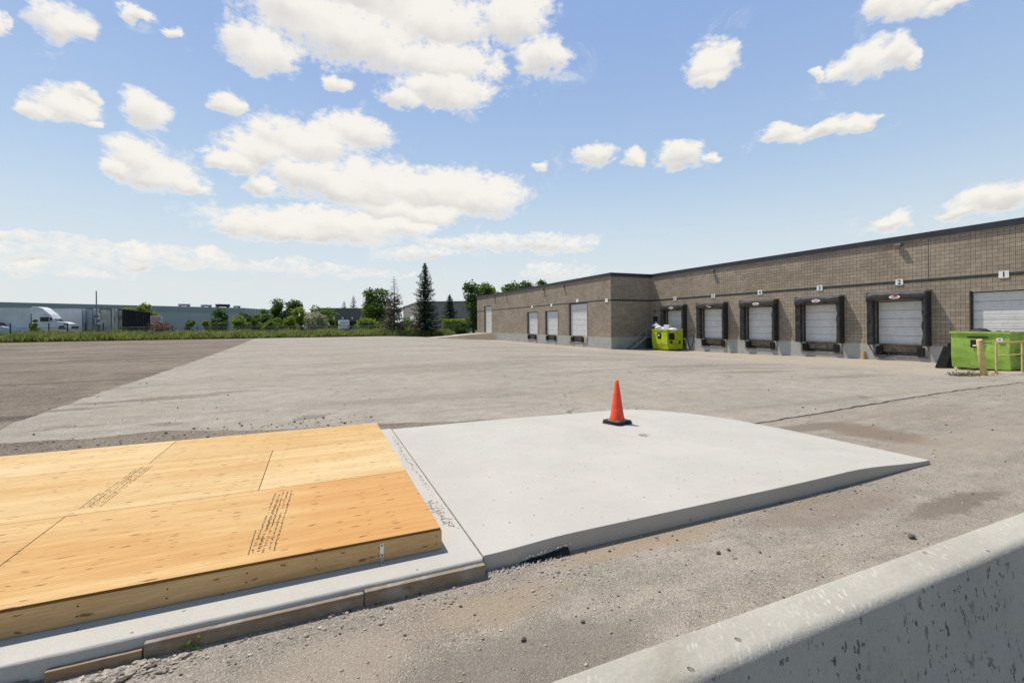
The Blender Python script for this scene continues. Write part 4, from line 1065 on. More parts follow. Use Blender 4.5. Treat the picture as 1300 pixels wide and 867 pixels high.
# tarred sheet humped over its load
mb = MB(); n = 14
for i in range(n + 1):
    for j in range(7):
        s, t = i / n, j / 6
        z = HR - .02 + .20 * math.sin(math.pi * s) ** .7 * math.sin(math.pi * (t * .8 + .1)) * (0.75 + .5 * s) + .02 * mnoise.noise(Vector((s * 6, t * 5, 3)))
        mb.v.append(tuple(MR @ Vector((LR * (.18 + .42 * s), .10 + .8 * t, z))))
for i in range(n):
    for j in range(6): mb.f.append((i*7+j, (i+1)*7+j, (i+1)*7+j+1, i*7+j+1)); mb.m.append(0)
o = mb.build('rubbish_sheet', plain('tarred_sheet', (0.03, 0.02, 0.022), 0.6, 0.4, 6, bump=0.4, bscale=12), smooth=True, label='dark rubbish sheet humped above the rim of the green dumpster', category='rubbish')
o.modifiers.new('thick', 'SOLIDIFY').thickness = .02
mb = MB(); rnd = random.Random(8)
for k in range(5):
    x = LR * (.70 + .06 * k); mb.box(x, x + .10, .05 + .05 * k, .20 + .05 * k, HR - .12, HR + rnd.uniform(.05, .09), 0, MR)
mb.build('scrap_board', plain('scrap_brown', (0.20, 0.14, 0.09), 0.8, 0.4, 8), label='brown scraps of board in the back right of the green dumpster', category='rubbish')
# left-hand dumpster
cL = atz(847, 445, -.64); c2 = Vector((28.15, 33.2, -.64)); uL = (cL - c2); LL = 2.25; uL.normalize(); vL = Vector((-uL.y, uL.x, 0)); HL = 1.80
c0 = cL - uL * LL; c0.z = -.655
dL, ML = dumpster(c0, uL, vL, LL, 1.60, HL, M_LIME, 'yellow-green dumpster heaped with white rubbish by the steel steps', 9, .10)
dk = decal(dL, ML, LL * .40, LL * .62, HL - .78, HL - .25, M_BLACK, 0)
mb = MB(); mb.box(LL * .46, LL * .53, -.048, -.0455, HL - .55, HL - .40, 0, ML); mb.build('print', M_WHITE, parent=dk)
mb = MB(); mb.box(LL + .042, LL + .05, .15, .72, HL - .85, HL - .30, 0, ML); mb.build('hatch', M_BLACK, parent=dL)
mb = MB(); mb.box(LL + .158, LL + .164, .20, .45, .62, .86, 0, ML); mb.box(LL + .158, LL + .164, 1.05, 1.25, .62, .86, 0, ML); mb.build('pocket_opening', M_BLACK, parent=dL)
M_BAG = plain('white_plastic', (0.78, 0.78, 0.77), 0.4, 0.08, 6, bump=0.5, bscale=8)
def bag(cx, cy, cz_, rx, ry, rz_, seed, label):
    mb = MB(); nu, nv = 18, 12
    for j in range(nv + 1):
        for i in range(nu):
            a, b_ = 2 * math.pi * i / nu, math.pi * j / nv - math.pi / 2
            d = Vector((math.cos(a) * math.cos(b_), math.sin(a) * math.cos(b_), math.sin(b_)))
            k = 1 + .30 * mnoise.noise(d * 1.8 + Vector((seed, 0, 0))) + .12 * mnoise.noise(d * 5 + Vector((seed, 3, 0)))
            mb.v.append((cx + rx * d.x * k, cy + ry * d.y * k, cz_ + rz_ * d.z * k))
    for j in range(nv):
        for i in range(nu): mb.f.append((j*nu+i, j*nu+(i+1)%nu, (j+1)*nu+(i+1)%nu, (j+1)*nu+i)); mb.m.append(0)
    return mb.build('rubbish_bag', M_BAG, smooth=True, label=label, category='rubbish bag', group='white rubbish in the dumpster')
for s, t, dzz, rx, ry, rz_, lab in ((.12, .35, .10, .38, .34, .26, 'white rubbish bag at the left end of the yellow-green dumpster'), (-.06, .30, .40, .30, .30, .13, 'limp white rag hanging over the left end of the yellow-green dumpster'), (.42, .5, .05, .40, .35, .20, 'white rubbish bag low in the middle of the yellow-green dumpster'), (.93, .45, .03, .40, .40, .14, 'flat white rubbish bag at the right end of the yellow-green dumpster')):
    p = ML @ Vector((s * LL, t * 1.6, HL + dzz)); bag(p.x, p.y, p.z, rx, ry, rz_, s * 9, lab)
mb = MB(); p = ML @ Vector((.70 * LL, .5, HL - .1)); A = Matrix.Translation(p) @ Matrix.Rotation(.4, 4, 'Z') @ Matrix.Rotation(.25, 4, 'Y')
mb.box(-.28, .28, -.25, .25, 0, .50, 0, A)
mb.build('foam_block', plain('pale_foam', (0.66, 0.65, 0.62), 0.8, 0.1, 6), bevel=.02, label='pale square foam block sticking out of the yellow-green dumpster', category='rubbish')

# black rubber boards leaning beside the green dumpster
for k, (px, w_, lean, lab) in enumerate(((1193, .34, .62, 'black rubber board leaning on the foundation, the left one'), (1203.5, .36, .34, 'black rubber board leaning upright against the green dumpster'))):
    c = atz(px, 467.5, -.38)
    mb = MB(); A = Matrix.Translation(Vector((c.x, c.y, -.40))) @ Matrix.Rotation(-R(25), 4, 'Z') @ Matrix.Rotation(-lean * .55, 4, 'X') @ Matrix.Rotation(lean * .3, 4, 'Y')
    A = Matrix.Translation(Vector((c.x, c.y, -.40))) @ Matrix.Rotation(lean * .62, 4, Vector((.42, .9, 0))) @ Matrix.Rotation(-R(66), 4, 'Z')
    mb.box(-w_ / 2, w_ / 2, -.03, .03, 0, 1.05 + .12 * k, 0, A)
    mb.build('rubber_board', M_BUMP, bevel=.01, label=lab, category='board', group='black rubber boards')

# yellow bollard and guard rail
M_YEL = plain('faded_yellow', (0.62, 0.475, 0.20), 0.6, 0.12, 4, dirt=(0.26, 0.15, 0.07), dirtamt=0.55, bump=0.15, bscale=20)
bz = -.18; bb = atz(1249, 477.5, bz); bt_ = atY(1243.5, 431, bb.y)
ax_ = (bt_ - bb); 
mb = MB(); prof_ = [(0, -.1), (0, 0), (0, .5), (0, .97), (0, 1.0)]
mb.tube([bb - ax_.normalized() * .2, bb + ax_ * .5, bb + ax_ * .985, bb + ax_], [.088, .088, .088, .074], 20)
o = mb.build('bollard', M_YEL, origin=bb, label='faded yellow steel bollard leaning left before the green dumpster', category='bollard')
for p in o.data.polygons: p.use_smooth = len(p.vertices) == 4
a = atz(1265, 471.5, -.06); 
rl = thing('guard_rail', (a.x, a.y, -.16), 'faded yellow pipe guard rail at the right beside the green dumpster', 'railing')
x_post = [a.x, a.x + 1.95, a.x + 3.9]
zt_ = atY(1265, 435.5, a.y).z; zm_ = atY(1265, 452, a.y).z
for x in x_post:
    mb = MB(); mb.tube([(x, a.y, g(x, a.y) - .1), (x, a.y, zt_ - .005)], .034, 12); mb.build('post', M_YEL, parent=rl)
mb = MB(); mb.tube([(a.x - .02, a.y, zt_), (x_post[-1], a.y, zt_)], .034, 12); mb.build('top_rail', M_YEL, parent=rl)
mb = MB(); mb.tube([(a.x, a.y, zm_), (x_post[-1], a.y, zm_)], .028, 12); mb.build('middle_rail', M_YEL, parent=rl)

# ------------------------------------------------------------------ vegetation
def leaf_mat(name, ca, cb, scale=0.8, trans=0.38):
    m, nt, b = material(name, 0.7, 0.2)
    p = nt.pos()
    n = nt.noise(p, scale, 4, 0.6); n2 = nt.noise(p, 9.0, 2, 0.5)
    c = nt.mix(nt.ramp(nt.math('ADD', nt.math('MULTIPLY', n, .6), nt.math('MULTIPLY', n2, .4)), 0.35, 0.65), ca, cb)
    nt.put(b.inputs['Base Color'], c)
    tr = nt.new('ShaderNodeBsdfTranslucent'); nt.put(tr.inputs[0], c)
    mx = nt.new('ShaderNodeMixShader'); nt.put(mx.inputs[0], trans)
    nt.l.new(b.outputs[0], mx.inputs[1]); nt.l.new(tr.outputs[0], mx.inputs[2])
    nt.l.new(mx.outputs[0], nt.n['Material Output'].inputs[0])
    return m
M_LEAF = leaf_mat('leaf_green', (0.105, 0.175, 0.034), (0.185, 0.265, 0.058))
M_LEAFD = leaf_mat('leaf_dark', (0.066, 0.118, 0.034), (0.120, 0.180, 0.052))
M_LEAFY = leaf_mat('leaf_bright', (0.20, 0.27, 0.036), (0.29, 0.36, 0.066))
M_LEAFS = leaf_mat('leaf_silver', (0.30, 0.30, 0.18), (0.46, 0.45, 0.31))
M_NEED = leaf_mat('needle', (0.026, 0.046, 0.028), (0.056, 0.082, 0.048), 1.2, 0.08)
M_DEAD = leaf_mat('dead_twig', (0.115, 0.098, 0.072), (0.18, 0.155, 0.115), 1.0, 0.05)
M_BARK = plain('bark', (0.085, 0.068, 0.052), 0.95, 0.35, 5, bump=0.6, bscale=12)
M_GRASS = leaf_mat('grass_blade', (0.13, 0.175, 0.040), (0.36, 0.395, 0.12), 0.9, 0.40)
M_SEED = leaf_mat('seed_head', (0.26, 0.20, 0.10), (0.34, 0.28, 0.15), 0.5, 0.2)
M_HOGW = leaf_mat('reddish_stalk', (0.16, 0.085, 0.055), (0.24, 0.13, 0.08), 0.5, 0.15)

def card(mb, p, s, rnd, flatz=1.0, asp=1.5):
    a = Vector((rnd.gauss(0, 1), rnd.gauss(0, 1), rnd.gauss(0, 1) * flatz)).normalized()
    b_ = a.cross(Vector((rnd.gauss(0, 1), rnd.gauss(0, 1), rnd.gauss(0, 1)))).normalized()
    a = a * s * asp * .5; b_ = b_ * s * .5
    mb.add([p - a, p + b_ * .9 - a * .1, p + a, p - b_ * .9 + a * .05], [(0, 1, 2, 3)])
def broadleaf(name, label, X, Y, h, r_, mat, seed, n=2200, zlow=.25, leaf=.30, lumps=13, group=None, rise=1.0, cat='tree'):
    rnd = random.Random(seed); z0 = g(max(-60, min(34, X)), min(Y, 110))
    root = thing(name, (X, Y, z0), label, cat, group)
    tk = MB(); top = Vector((X + rnd.uniform(-.2, .2), Y, z0 + h * .72))
    tr = max(.05, h * .022)
    tk.tube([(X, Y, z0 - .2), (X + .03, Y, z0 + h * .25), (X - .05, Y, z0 + h * .5), top], [tr * 1.25, tr, tr * .7, tr * .25], 8)
    cr_ = MB(); cs = []
    zc = z0 + h * (zlow + 1) / 2; hz = h * (1 - zlow) / 2
    for k in range(lumps):
        for _ in range(20):
            u = Vector((rnd.uniform(-1, 1), rnd.uniform(-1, 1), rnd.uniform(-1, 1)))
            if u.length < 1 and (u.length > .35 or k < 2): break
        w = 1 - .25 * max(0, u.z)
        c_ = Vector((X + u.x * r_ * .80 * w, Y + u.y * r_ * .80 * w, zc + u.z * hz * .86 * rise)); cs.append(c_)
        st_ = Vector((X, Y, z0 + h * rnd.uniform(.15, .45)))
        tk.tube([st_, st_.lerp(c_, .5) + Vector((0, 0, .1)), c_], [tr * .5, tr * .3, tr * .1], 5, cap=False)
    for k, c_ in enumerate(cs):
        rr = r_ * rnd.uniform(.36, .58)
        for _ in range(int(n / lumps)):
            d = Vector((rnd.gauss(0, 1), rnd.gauss(0, 1), rnd.gauss(0, 1))).normalized()
            q = rnd.random() ** .45 * rnd.uniform(.75, 1.15)
            p = c_ + Vector((d.x * rr * q, d.y * rr * q, d.z * rr * .8 * q))
            if p.z < z0 + .05: continue
            card(cr_, p, leaf * rnd.uniform(.6, 1.35), rnd, .6)
    tk.build('trunk', M_BARK, parent=root); cr_.build('crown', mat, parent=root)
    return root
def conifer(name, label, X, Y, h, r_, mat, seed, clear=.1, whorls=26, dens=1.0, group=None, ragged_=.2, fat=1.0):
    rnd = random.Random(seed); z0 = g(max(-60, min(34, X)), min(Y, 110))
    root = thing(name, (X, Y, z0), label, 'tree', group)
    tk = MB(); tk.tube([(X, Y, z0 - .3), (X, Y, z0 + h * .5), (X, Y, z0 + h)], [h * .016 + .03, h * .010 + .02, .015], 8)
    cr_ = MB()
    for k in range(whorls):
        t = k / (whorls - 1); z = z0 + h * (clear + (1 - clear) * t ** .92) - .05
        L = r_ * (1 - t) ** .85 * rnd.uniform(1 - ragged_, 1 + ragged_) + .10
        nb = 8 if t < .7 else 6
        for j in range(nb):
            a = 2 * math.pi * (j + rnd.uniform(-.3, .3)) / nb + k * 1.3; Lb = L * rnd.uniform(.72, 1.1)
            d = Vector((math.cos(a), math.sin(a), 0)); droop = .38 - .5 * t
            pts = [Vector((X, Y, z)) + d * Lb * q + Vector((0, 0, -droop * Lb * q + .30 * Lb * q * q * q)) for q in (0, .35, .7, 1)]
            tk.tube(pts, [.03, .022, .015, .006], 4, cap=False)
            m_ = max(6, int(19 * dens * (Lb / r_ + .25)))
            for i in range(m_):
                q = (i + rnd.random()) / m_
                p = Vector((X, Y, z)) + d * Lb * q + Vector((0, 0, -droop * Lb * q + .30 * Lb * q ** 3))
                w = (.16 + .34 * (1 - q) * (Lb / r_)) * rnd.uniform(.7, 1.35) * fat
                side = Vector((-d.y, d.x, 0)) * w * rnd.choice((-1, 1)); out = d * w * .8
                dn = Vector((0, 0, -rnd.uniform(.05, .22)))
                cr_.add([p, p + side * .5 + out * .2 + dn * .3, p + side + out + dn, p + out * .7 + dn * .5], [(0, 1, 2, 3)])
                if rnd.random() < .6: cr_.add([p, p + side * .25, p + side * .3 + dn * 2.0 + out * .3, p + dn * 1.6], [(0, 1, 2, 3)])
    tk.build('trunk', M_BARK, parent=root); cr_.build('crown', mat, parent=root)
    return root
def px_tree(px, Y): return atY(px, 405, Y).x
def hgt_at(px, py, Y, X=None):
    q = atY(px, py, Y); return q.z - g(max(-60, min(34, q.x)), min(Y, 110))

conifer('spruce', 'tall dark green spruce with a clear trunk beside the ramp', px_tree(540, 75.5), 75.5, hgt_at(540, 334, 75.5), 2.95, M_NEED, 4, .13, 30, 1.35, fat=1.3)
# standing dead tree: bare upper boughs, grey twiggy lower half
def dead_tree(X, Y, h, seed):
    rnd = random.Random(seed); z0 = g(X, Y)
    root = thing('dead_spruce', (X, Y, z0), 'bare grey dying spruce left of the tall green spruce', 'tree')
    tk = MB(); tk.tube([(X, Y, z0 - .2), (X + .05, Y, z0 + h * .5), (X, Y, z0 + h)], [.19, .11, .02], 8)
    cr_ = MB()
    for k in range(24):
        t = k / 23; z = z0 + h * (.16 + .82 * t)
        L = 2.6 * (1 - t) ** .75 * rnd.uniform(.75, 1.15) + .18
        for j in range(7 if t < .6 else 4):
            a = rnd.uniform(0, 2 * math.pi); Lb = L * rnd.uniform(.6, 1.1); d = Vector((math.cos(a), math.sin(a), 0))
            def P(q): return Vector((X, Y, z)) + d * Lb * q + Vector((0, 0, (-.25 * q + .35 * q ** 3) * Lb))
            tk.tube([P(0), P(.4), P(.75), P(1)], [.035, .026, .018, .008], 4, cap=False)
            nt_ = int((10 if t < .55 else 4) * (Lb / 2 + .3))
            for i in range(nt_):
                p = P(rnd.uniform(.25, 1)); e_ = p + Vector((rnd.gauss(0, .18), rnd.gauss(0, .18), -rnd.uniform(.05, .4)))
                sd_ = Vector((rnd.gauss(0, .02), rnd.gauss(0, .02), .02))
                cr_.add([p, p + sd_, e_ + sd_, e_], [(0, 1, 2, 3)])
            if t < .72:
                for i in range(int(34 * (1 - t))): card(cr_, P(rnd.uniform(.2, 1)) + Vector((rnd.gauss(0, .15), rnd.gauss(0, .15), -rnd.uniform(0, .3))), .17, rnd, .5, 1.8)
    tk.build('trunk', M_BARK, parent=root); cr_.build('crown', M_DEAD, parent=root)
dead_tree(px_tree(500.5, 76.5), 76.5, hgt_at(500, 351, 76.5), 6)
GT = 'trees beyond the yard'
def tr(label, px, py, rpx, Y, mat, seed, **kw):
    X = px_tree(px, Y); d = abs(px_tree(px + 1, Y) - X)
    return broadleaf('broadleaf_tree', label, X, Y, hgt_at(px, py, Y), rpx * d * 1.12, mat, seed, group=GT, **kw)
tr('full green tree close left of the bare grey spruce', 478, 361, 18, 92, M_LEAF, 1, n=5200, zlow=.02, lumps=18, leaf=.34)
tr('dark green tree touching the far end of the wing', 601, 356, 19, 92, M_LEAFD, 2, n=5200, zlow=.0, lumps=18, leaf=.36)
tr('mid green tree rising behind the far end of the warehouse roof', 618, 354, 17, 105, M_LEAF, 12, n=3000, lumps=14, leaf=.4)
tr('dark tree whose crown shows over the roof left of the small distant one', 655, 349, 21, 112, M_LEAFD, 3, n=3200, zlow=.3, leaf=.45)
tr('small distant tree top peeping over the warehouse roof', 688, 352.5, 9, 118, M_LEAFD, 13, n=1500, zlow=.5, leaf=.4)
tr('tall dark twin crowned tree, the left one of the dark pair', 358, 378, 15, 104, M_LEAFD, 14, n=3800, zlow=.0, lumps=15)
tr('dark round tree, the right one of the dark pair', 376, 380.5, 15, 106, M_LEAFD, 15, n=3600, zlow=.0, lumps=15)
tr('bright green spreading tree right of the dark pair', 407, 381.5, 21, 96, M_LEAF, 16, n=4200, zlow=.0, lumps=20)
tr('yellow-green low tree before the dark pair', 383, 389, 16, 94, M_LEAFY, 17, n=2600, zlow=.0, lumps=14)
tr('sunny round tree behind the black trailer, the taller one', 186, 380, 13, 104, M_LEAFY, 18, n=2600, zlow=.1)
tr('low yellow-green tree behind the rear of the silver trailer', 166, 384, 15, 105, M_LEAFY, 19, n=2400, zlow=.1)
tr('dark bushy tree before the left half of the far blue-grey warehouse end', 281, 394, 15, 100, M_LEAFD, 20, n=2600, zlow=.0, lumps=16)
tr('dark tree before the striped end of the far warehouse', 314, 394.5, 17, 102, M_LEAFD, 21, n=2600, zlow=.0, lumps=16)
tr('mid green tree left of the dark pair', 339, 392, 14, 100, M_LEAF, 22, n=2600, zlow=.0, lumps=16)
for i, (px, py, rp_, Y, m_, lab) in enumerate([(400, 398, 15, 82, M_LEAFS, 'pale silvery flowering bush at the edge of the tall grass'), (238, 403, 9, 96, M_LEAF, 'round green bush alone before the far warehouse'),
        (298, 401, 14, 92, M_LEAFY, 'wide bright green bush behind the fence rail'), (324, 402, 9, 93, M_LEAF, 'rounded green bush right of the wide bright one'), (262, 406, 7, 94, M_LEAFY, 'small pale green bush left of the dark bushy tree'), (468, 404, 14, 84, M_LEAFY, 'yellow-green bush at the foot of the full green tree'),
        (516, 408, 14, 80, M_LEAFY, 'bright bush between the bare spruce and the tall spruce'), (352, 404, 12, 92, M_LEAF, 'green bush below the dark pair of trees'), (454, 410, 7, 88, M_LEAF, 'low green bush beside the white box van'),
        (345, 405, 12, 90, M_LEAF, 'low green bush under the mid green tree by the dark pair'), (368, 403, 12, 91, M_LEAFY, 'sunny low bush at the foot of the dark pair of trees'), (418, 402, 8, 90, M_LEAF, 'green bush between the pale flowering bush and the box van'), (309, 405, 12, 91, M_LEAF, 'green bush between the two rounded ones along the rail'), (278, 406, 10, 92, M_LEAFD, 'dark low bush at the foot of the dark bushy tree'), (494, 406, 10, 82, M_LEAFY, 'bright low bush at the foot of the bare grey spruce'), (586, 409, 9, 80, M_LEAFD, 'dark low bush beside the end wall of the warehouse wing'),
        (44, 403, 5, 78.5, M_LEAFY, 'small leafy sapling growing before the lorry cab door')]):
    X = px_tree(px, Y); d = abs(px_tree(px + 1, Y) - X)
    broadleaf('bush', lab, X, Y, max(1.0, hgt_at(px, py, Y)), rp_ * d * 1.1, m_, 40 + i, n=1900, zlow=.0, lumps=10, leaf=.24, group='bushes beyond the yard', cat='bush')
conifer('spruce', 'dark pyramidal conifer right of the tall spruce', px_tree(571, 96), 96, hgt_at(571, 374, 96), 2.7, M_NEED, 7, .03, 22, 1.4, fat=1.5)
conifer('spruce', 'small distant pointed spruce above the dark grey building', px_tree(449, 190), 190, hgt_at(449, 376, 190), 3.6, M_NEED, 8, .05, 16, 1.2, fat=2.4)
conifer('spruce', 'small distant blunt spruce left of the pointed one', px_tree(437, 190), 190, hgt_at(437, 383, 190), 3.4, M_NEED, 9, .05, 14, 1.2, fat=2.4)
conifer('spruce', 'distant spruce top just left of the full green tree', px_tree(463, 190), 190, hgt_at(463, 383, 190), 3.0, M_NEED, 10, .05, 14, 1.2, fat=2.4)
# clipped hedge
hd = MB(); rnd = random.Random(77); ha, hb = px_tree(561, 86), px_tree(590, 86); hh = hgt_at(575, 405, 86)
for _ in range(2600):
    x, y, z = rnd.uniform(ha, hb), 86 + rnd.uniform(-.8, .8), rnd.uniform(0, 1)
    card(hd, Vector((x, y, g(25, 86) + hh * z + rnd.gauss(0, .06))), .24, rnd, .6)
hd.build('hedge', M_LEAFY, label='clipped yellow-green hedge behind the fence by the wing', category='hedge')

# tall weeds along the edge of the yard
gm = MB(); sd_ = MB(); hw = MB(); rnd = random.Random(15)
def weed_h(x): return 0.95 + .35 * mnoise.noise(Vector((x * .35, 0, 0))) + .2 * mnoise.noise(Vector((x * 1.3, 3, 0)))
for _ in range(30000):
    x = rnd.uniform(-52, 21.5); y = 73.6 + (rnd.random() ** 1.4) * 6.5 + .25 * mnoise.noise(Vector((x * .7, 1, 0)))
    if x > 15 and y < 74.6: y += 1.4
    h = weed_h(x) * rnd.uniform(.45, 1.15) * (.55 + .45 * min(1, (y - 73.4) / 1.2)) * (1.15 if x < -25 else 1.05)
    z = g(x, y) + .25 * sst(74, 79, y); a = rnd.uniform(0, math.pi); w = rnd.uniform(.03, .085)
    lx, ly = rnd.gauss(0, .16), rnd.gauss(0, .16); c_, s_ = math.cos(a) * w, math.sin(a) * w
    gm.add([(x - c_, y - s_, z - .05), (x + c_, y + s_, z - .05), (x + lx * .5 + c_ * .8, y + ly * .5 + s_ * .8, z + h * .62), (x + lx, y + ly, z + h), (x + lx * .5 - c_ * .8, y + ly * .5 - s_ * .8, z + h * .6)], [(0, 1, 2, 4), (4, 2, 3)])
    if rnd.random() < .035: card(sd_, Vector((x + lx, y + ly, z + h)), .12, rnd, 2.0, 2.0)
for _ in range(5200):
    x = rnd.uniform(-52, 21.5); k = mnoise.noise(Vector((x * .22, 7, 0)))
    if k < -.05: continue
    y = rnd.uniform(74.0, 78); p = Vector((x, y, g(x, y) + rnd.uniform(.1, 1.0) * weed_h(x)))
    card(gm, p, rnd.uniform(.12, .28), rnd, .6)
gm.build('tall_grass', M_GRASS, origin=(0, 75, 0), kind='stuff', label='band of tall green weeds along the far edge of the yard', category='grass')
sd_.build('seed_heads', M_SEED, origin=(0, 75, 0), kind='stuff', label='straw coloured seed heads among the tall weeds', category='grass')
for _ in range(500):
    px = rnd.gauss(204, 7); x = px_tree(px, 79); card(hw, Vector((x, 79 + rnd.uniform(-1, 1), rnd.uniform(.8, 2.35) + g(x, 79))), .16, rnd, 1.6, 2.0)
hw.build('reddish_stalks', M_HOGW, origin=(-18, 79, 0), kind='stuff', label='reddish dry stalks standing before the white board', category='weeds')
# weeds round the bollard
wb = MB()
for q in range(30):
    cx_, cy_ = bb.x + rnd.gauss(-.45, .50), bb.y + rnd.gauss(.30, .22)
    for _ in range(26):
        x, y = cx_ + rnd.gauss(0, .06), cy_ + rnd.gauss(0, .06)
        card(wb, Vector((x, y, g(x, y) + abs(rnd.gauss(0, .07)))), rnd.uniform(.015, .045), rnd, .8)
wb.build('bollard_weeds', leaf_mat('low_weed', (0.10, 0.115, 0.045), (0.20, 0.175, 0.09), 3), kind='stuff', origin=bb, label='low scrubby weeds round the foot of the yellow bollard', category='weeds')
sw = MB(); c = atz(255, 805, 0)
for _ in range(26): card(sw, Vector((c.x + rnd.gauss(0, .03), 2.965 + rnd.gauss(0, .012), .02 + abs(rnd.gauss(0, .022)))), .015, rnd, .8)
sw.build('weed_sprig', M_LEAF, label='small green weed sprig at the foot of the grey form board', category='plant')

# ------------------------------------------------------------------ fence along the far edge
M_POST = plain('fence_post', (0.055, 0.05, 0.045), 0.8, 0.3, 5)
M_WIRE = plain('fence_wire', (0.30, 0.31, 0.31), 0.5, 0.2, 5, metal=0.5)
fx0, fx1, fy = -50.0, 23.0, 80.0
fn = thing('fence', (-14, fy, 0), 'long chain link fence with dark posts behind the tall weeds', 'fence')
x = fx0
while x <= fx1:
    mb = MB(); left = x < -27
    mb.tube([(x, fy, g(x, fy) - .2), (x, fy, g(x, fy) + (2.35 if left else 1.85))], .07 if left else .045, 8); mb.build('post', M_POST, parent=fn)
    x += 1.9 if left else 3.0
for z_ in (1.78, 1.1):
    mb = MB(); mb.tube([(fx0, fy, z_), (fx1, fy, z_ + g(fx1, fy))], .03, 6); mb.build('rail', M_WIRE, parent=fn)
def mesh_mat():
    m, nt, b = material('chain_link', 0.5, 0.3, 0.6)
    nt.put(b.inputs['Base Color'], (0.28, 0.29, 0.29))
    u, v = nt.sep(nt.uv())[0], nt.sep(nt.uv())[1]
    def wire(e_):
        fr = nt.math('ABSOLUTE', nt.math('SUBTRACT', nt.math('FRACT', nt.math('MULTIPLY', e_, 12.0)), 0.5))
        return nt.ramp(fr, 0.44, 0.48)
    a_ = nt.math('MAXIMUM', wire(nt.math('ADD', u, v)), wire(nt.math('SUBTRACT', u, v)))
    nt.put(b.inputs['Alpha'], a_)
    return m
mb = MB(); mb.quad((fx0, fy, .1), (fx1, fy, .0), (fx1, fy, 1.70), (fx0, fy, 1.76)); mb.build('chain_link', mesh_mat(), parent=fn)

# ------------------------------------------------------------------ lorries, trailers and far buildings
def tone(name, c, rough=.6, var=.12, scale=.6, **k): return plain(name, c, rough, var, scale, **k)
M_TRW = tone('trailer_white', (0.62, 0.645, 0.66)); M_TRK = tone('cab_white', (0.72, 0.74, 0.76), .35); M_GLASS = tone('dark_glass', (0.02, 0.025, 0.03), .1)
M_TRB = tone('trailer_black', (0.012, 0.013, 0.015), .9, .5, 1.2, spec=0.03); M_SILV = tone('trailer_silver', (0.40, 0.40, 0.37), .5, .45, .9); M_TYRE = tone('tyre', (0.02, 0.02, 0.02), .9)
M_CHROME = tone('chrome', (0.6, 0.6, 0.6), .2, metal=1.0); M_DKFR = tone('dark_frame', (0.04, 0.042, 0.045))
def wheel(mb, x, y, z, r_, w): mb.tube([(x, y - w / 2, z), (x, y + w / 2, z)], r_, 18)
def trailer(label, x0, x1, Y, dpt, zt, mat, rear=None, posts=False, ang=0.0, M=None):
    M = M or Matrix()
    c = M @ Vector(((x0 + x1) / 2, Y, 0))
    root = thing('trailer', (c.x, c.y, 0), label, 'trailer', 'parked trailers')
    mb = MB(); mb.box(x0, x1, Y, Y + dpt, 1.15, zt, 0, M); mb.build('box_body', mat, parent=root, bevel=.03)
    k = int(abs(x1 - x0) / 1.2)
    rb = MB()
    for i in range(k + 1):
        xx = x0 + (x1 - x0) * i / max(1, k); rb.box(xx - .03, xx + .03, Y - .025, Y - .002, 1.2, zt - .05, 0, M)
    rb.box(x0, x1, Y - .04, Y - .002, zt - .05, zt + .03, 0, M); rb.box(x0, x1, Y - .04, Y - .002, 1.08, 1.20, 0, M)
    rb.build('ribs', M_DKFR if posts else mat, parent=root)
    for xx in (x1 - 1.3, x1 - 2.6):
        for yy in (Y + .2, Y + dpt - .2):
            wh = MB(); wheel(wh, *(M @ Vector((xx, yy, .5))), .5, .3); wh.build('wheel', M_TYRE, parent=root)
    ch_ = MB(); ch_.box(x0 + .5, x1 - .3, Y + .6, Y + dpt - .6, .85, 1.14, 0, M); ch_.build('chassis', M_DKFR, parent=root)
    if rear:                                                             # door end facing -x or +x
        xr = x1 if rear > 0 else x0; s_ = .02 * rear
        for a in (0, .5):
            dm = MB(); dm.box(min(xr, xr + s_), max(xr, xr + s_), Y + dpt * a + .06, Y + dpt * (a + .5) - .04, 1.2, zt - .08, 0, M); dm.build('rear_door', mat, parent=root)
        fr = MB()
        for yy in (Y - .02, Y + dpt / 2 - .05, Y + dpt - .08): fr.box(min(xr, xr + 2 * s_), max(xr, xr + 2 * s_), yy, yy + .12, 1.0, zt + .02, 0, M)
        fr.build('rear_frame', M_DKFR, parent=root)
    return root
# white lorry: cab faces right, its trailer behind it to the left
Yt = 82.0
def tx(px, Y=Yt): return atY(px, 405, Y).x
def tz(px, py, Y=Yt): return atY(px, py, Y).z
trailer('long white trailer coupled to the white lorry at the far left', tx(40) - 14.5, tx(38), Yt + .1, 2.6, tz(20, 391), M_TRW)
lk = thing('lorry', (tx(62), Yt, 0), 'white long nosed lorry cab with a tall roof fairing beyond the fence', 'lorry')
def sidepoly(name, pts, y0, y1, mat, parent=lk, bevel=.06):
    mb = MB(); n = len(pts); vs = [(tx(a), y0, tz(a, b_)) for a, b_ in pts] + [(tx(a), y1, tz(a, b_)) for a, b_ in pts]
    mb.add(vs, [tuple(range(n)), tuple(range(2*n-1, n-1, -1))] + [(i, (i+1) % n, (i+1) % n + n, i + n)[::-1] for i in range(n)])
    return mb.build(name, mat, parent=parent, bevel=bevel)
cab = sidepoly('cab', [(40, 417), (40, 400), (64.5, 400.5), (70, 408), (70, 417)], Yt, Yt + 2.4, M_TRK)
sidepoly('roof_fairing', [(40, 400.2), (40, 389.6), (48, 389.6), (53, 391), (58, 395), (64.5, 400.2)], Yt + .05, Yt + 2.35, M_TRK)
sidepoly('bonnet', [(69, 417), (69, 408.3), (80, 408.8), (87, 411), (88.5, 416), (84, 418)], Yt + .25, Yt + 2.15, M_TRK)
sidepoly('side_window', [(51, 408.3), (51, 402.6), (62, 402.4), (62, 408.3)], Yt - .03, Yt + .02, M_GLASS, cab, 0)
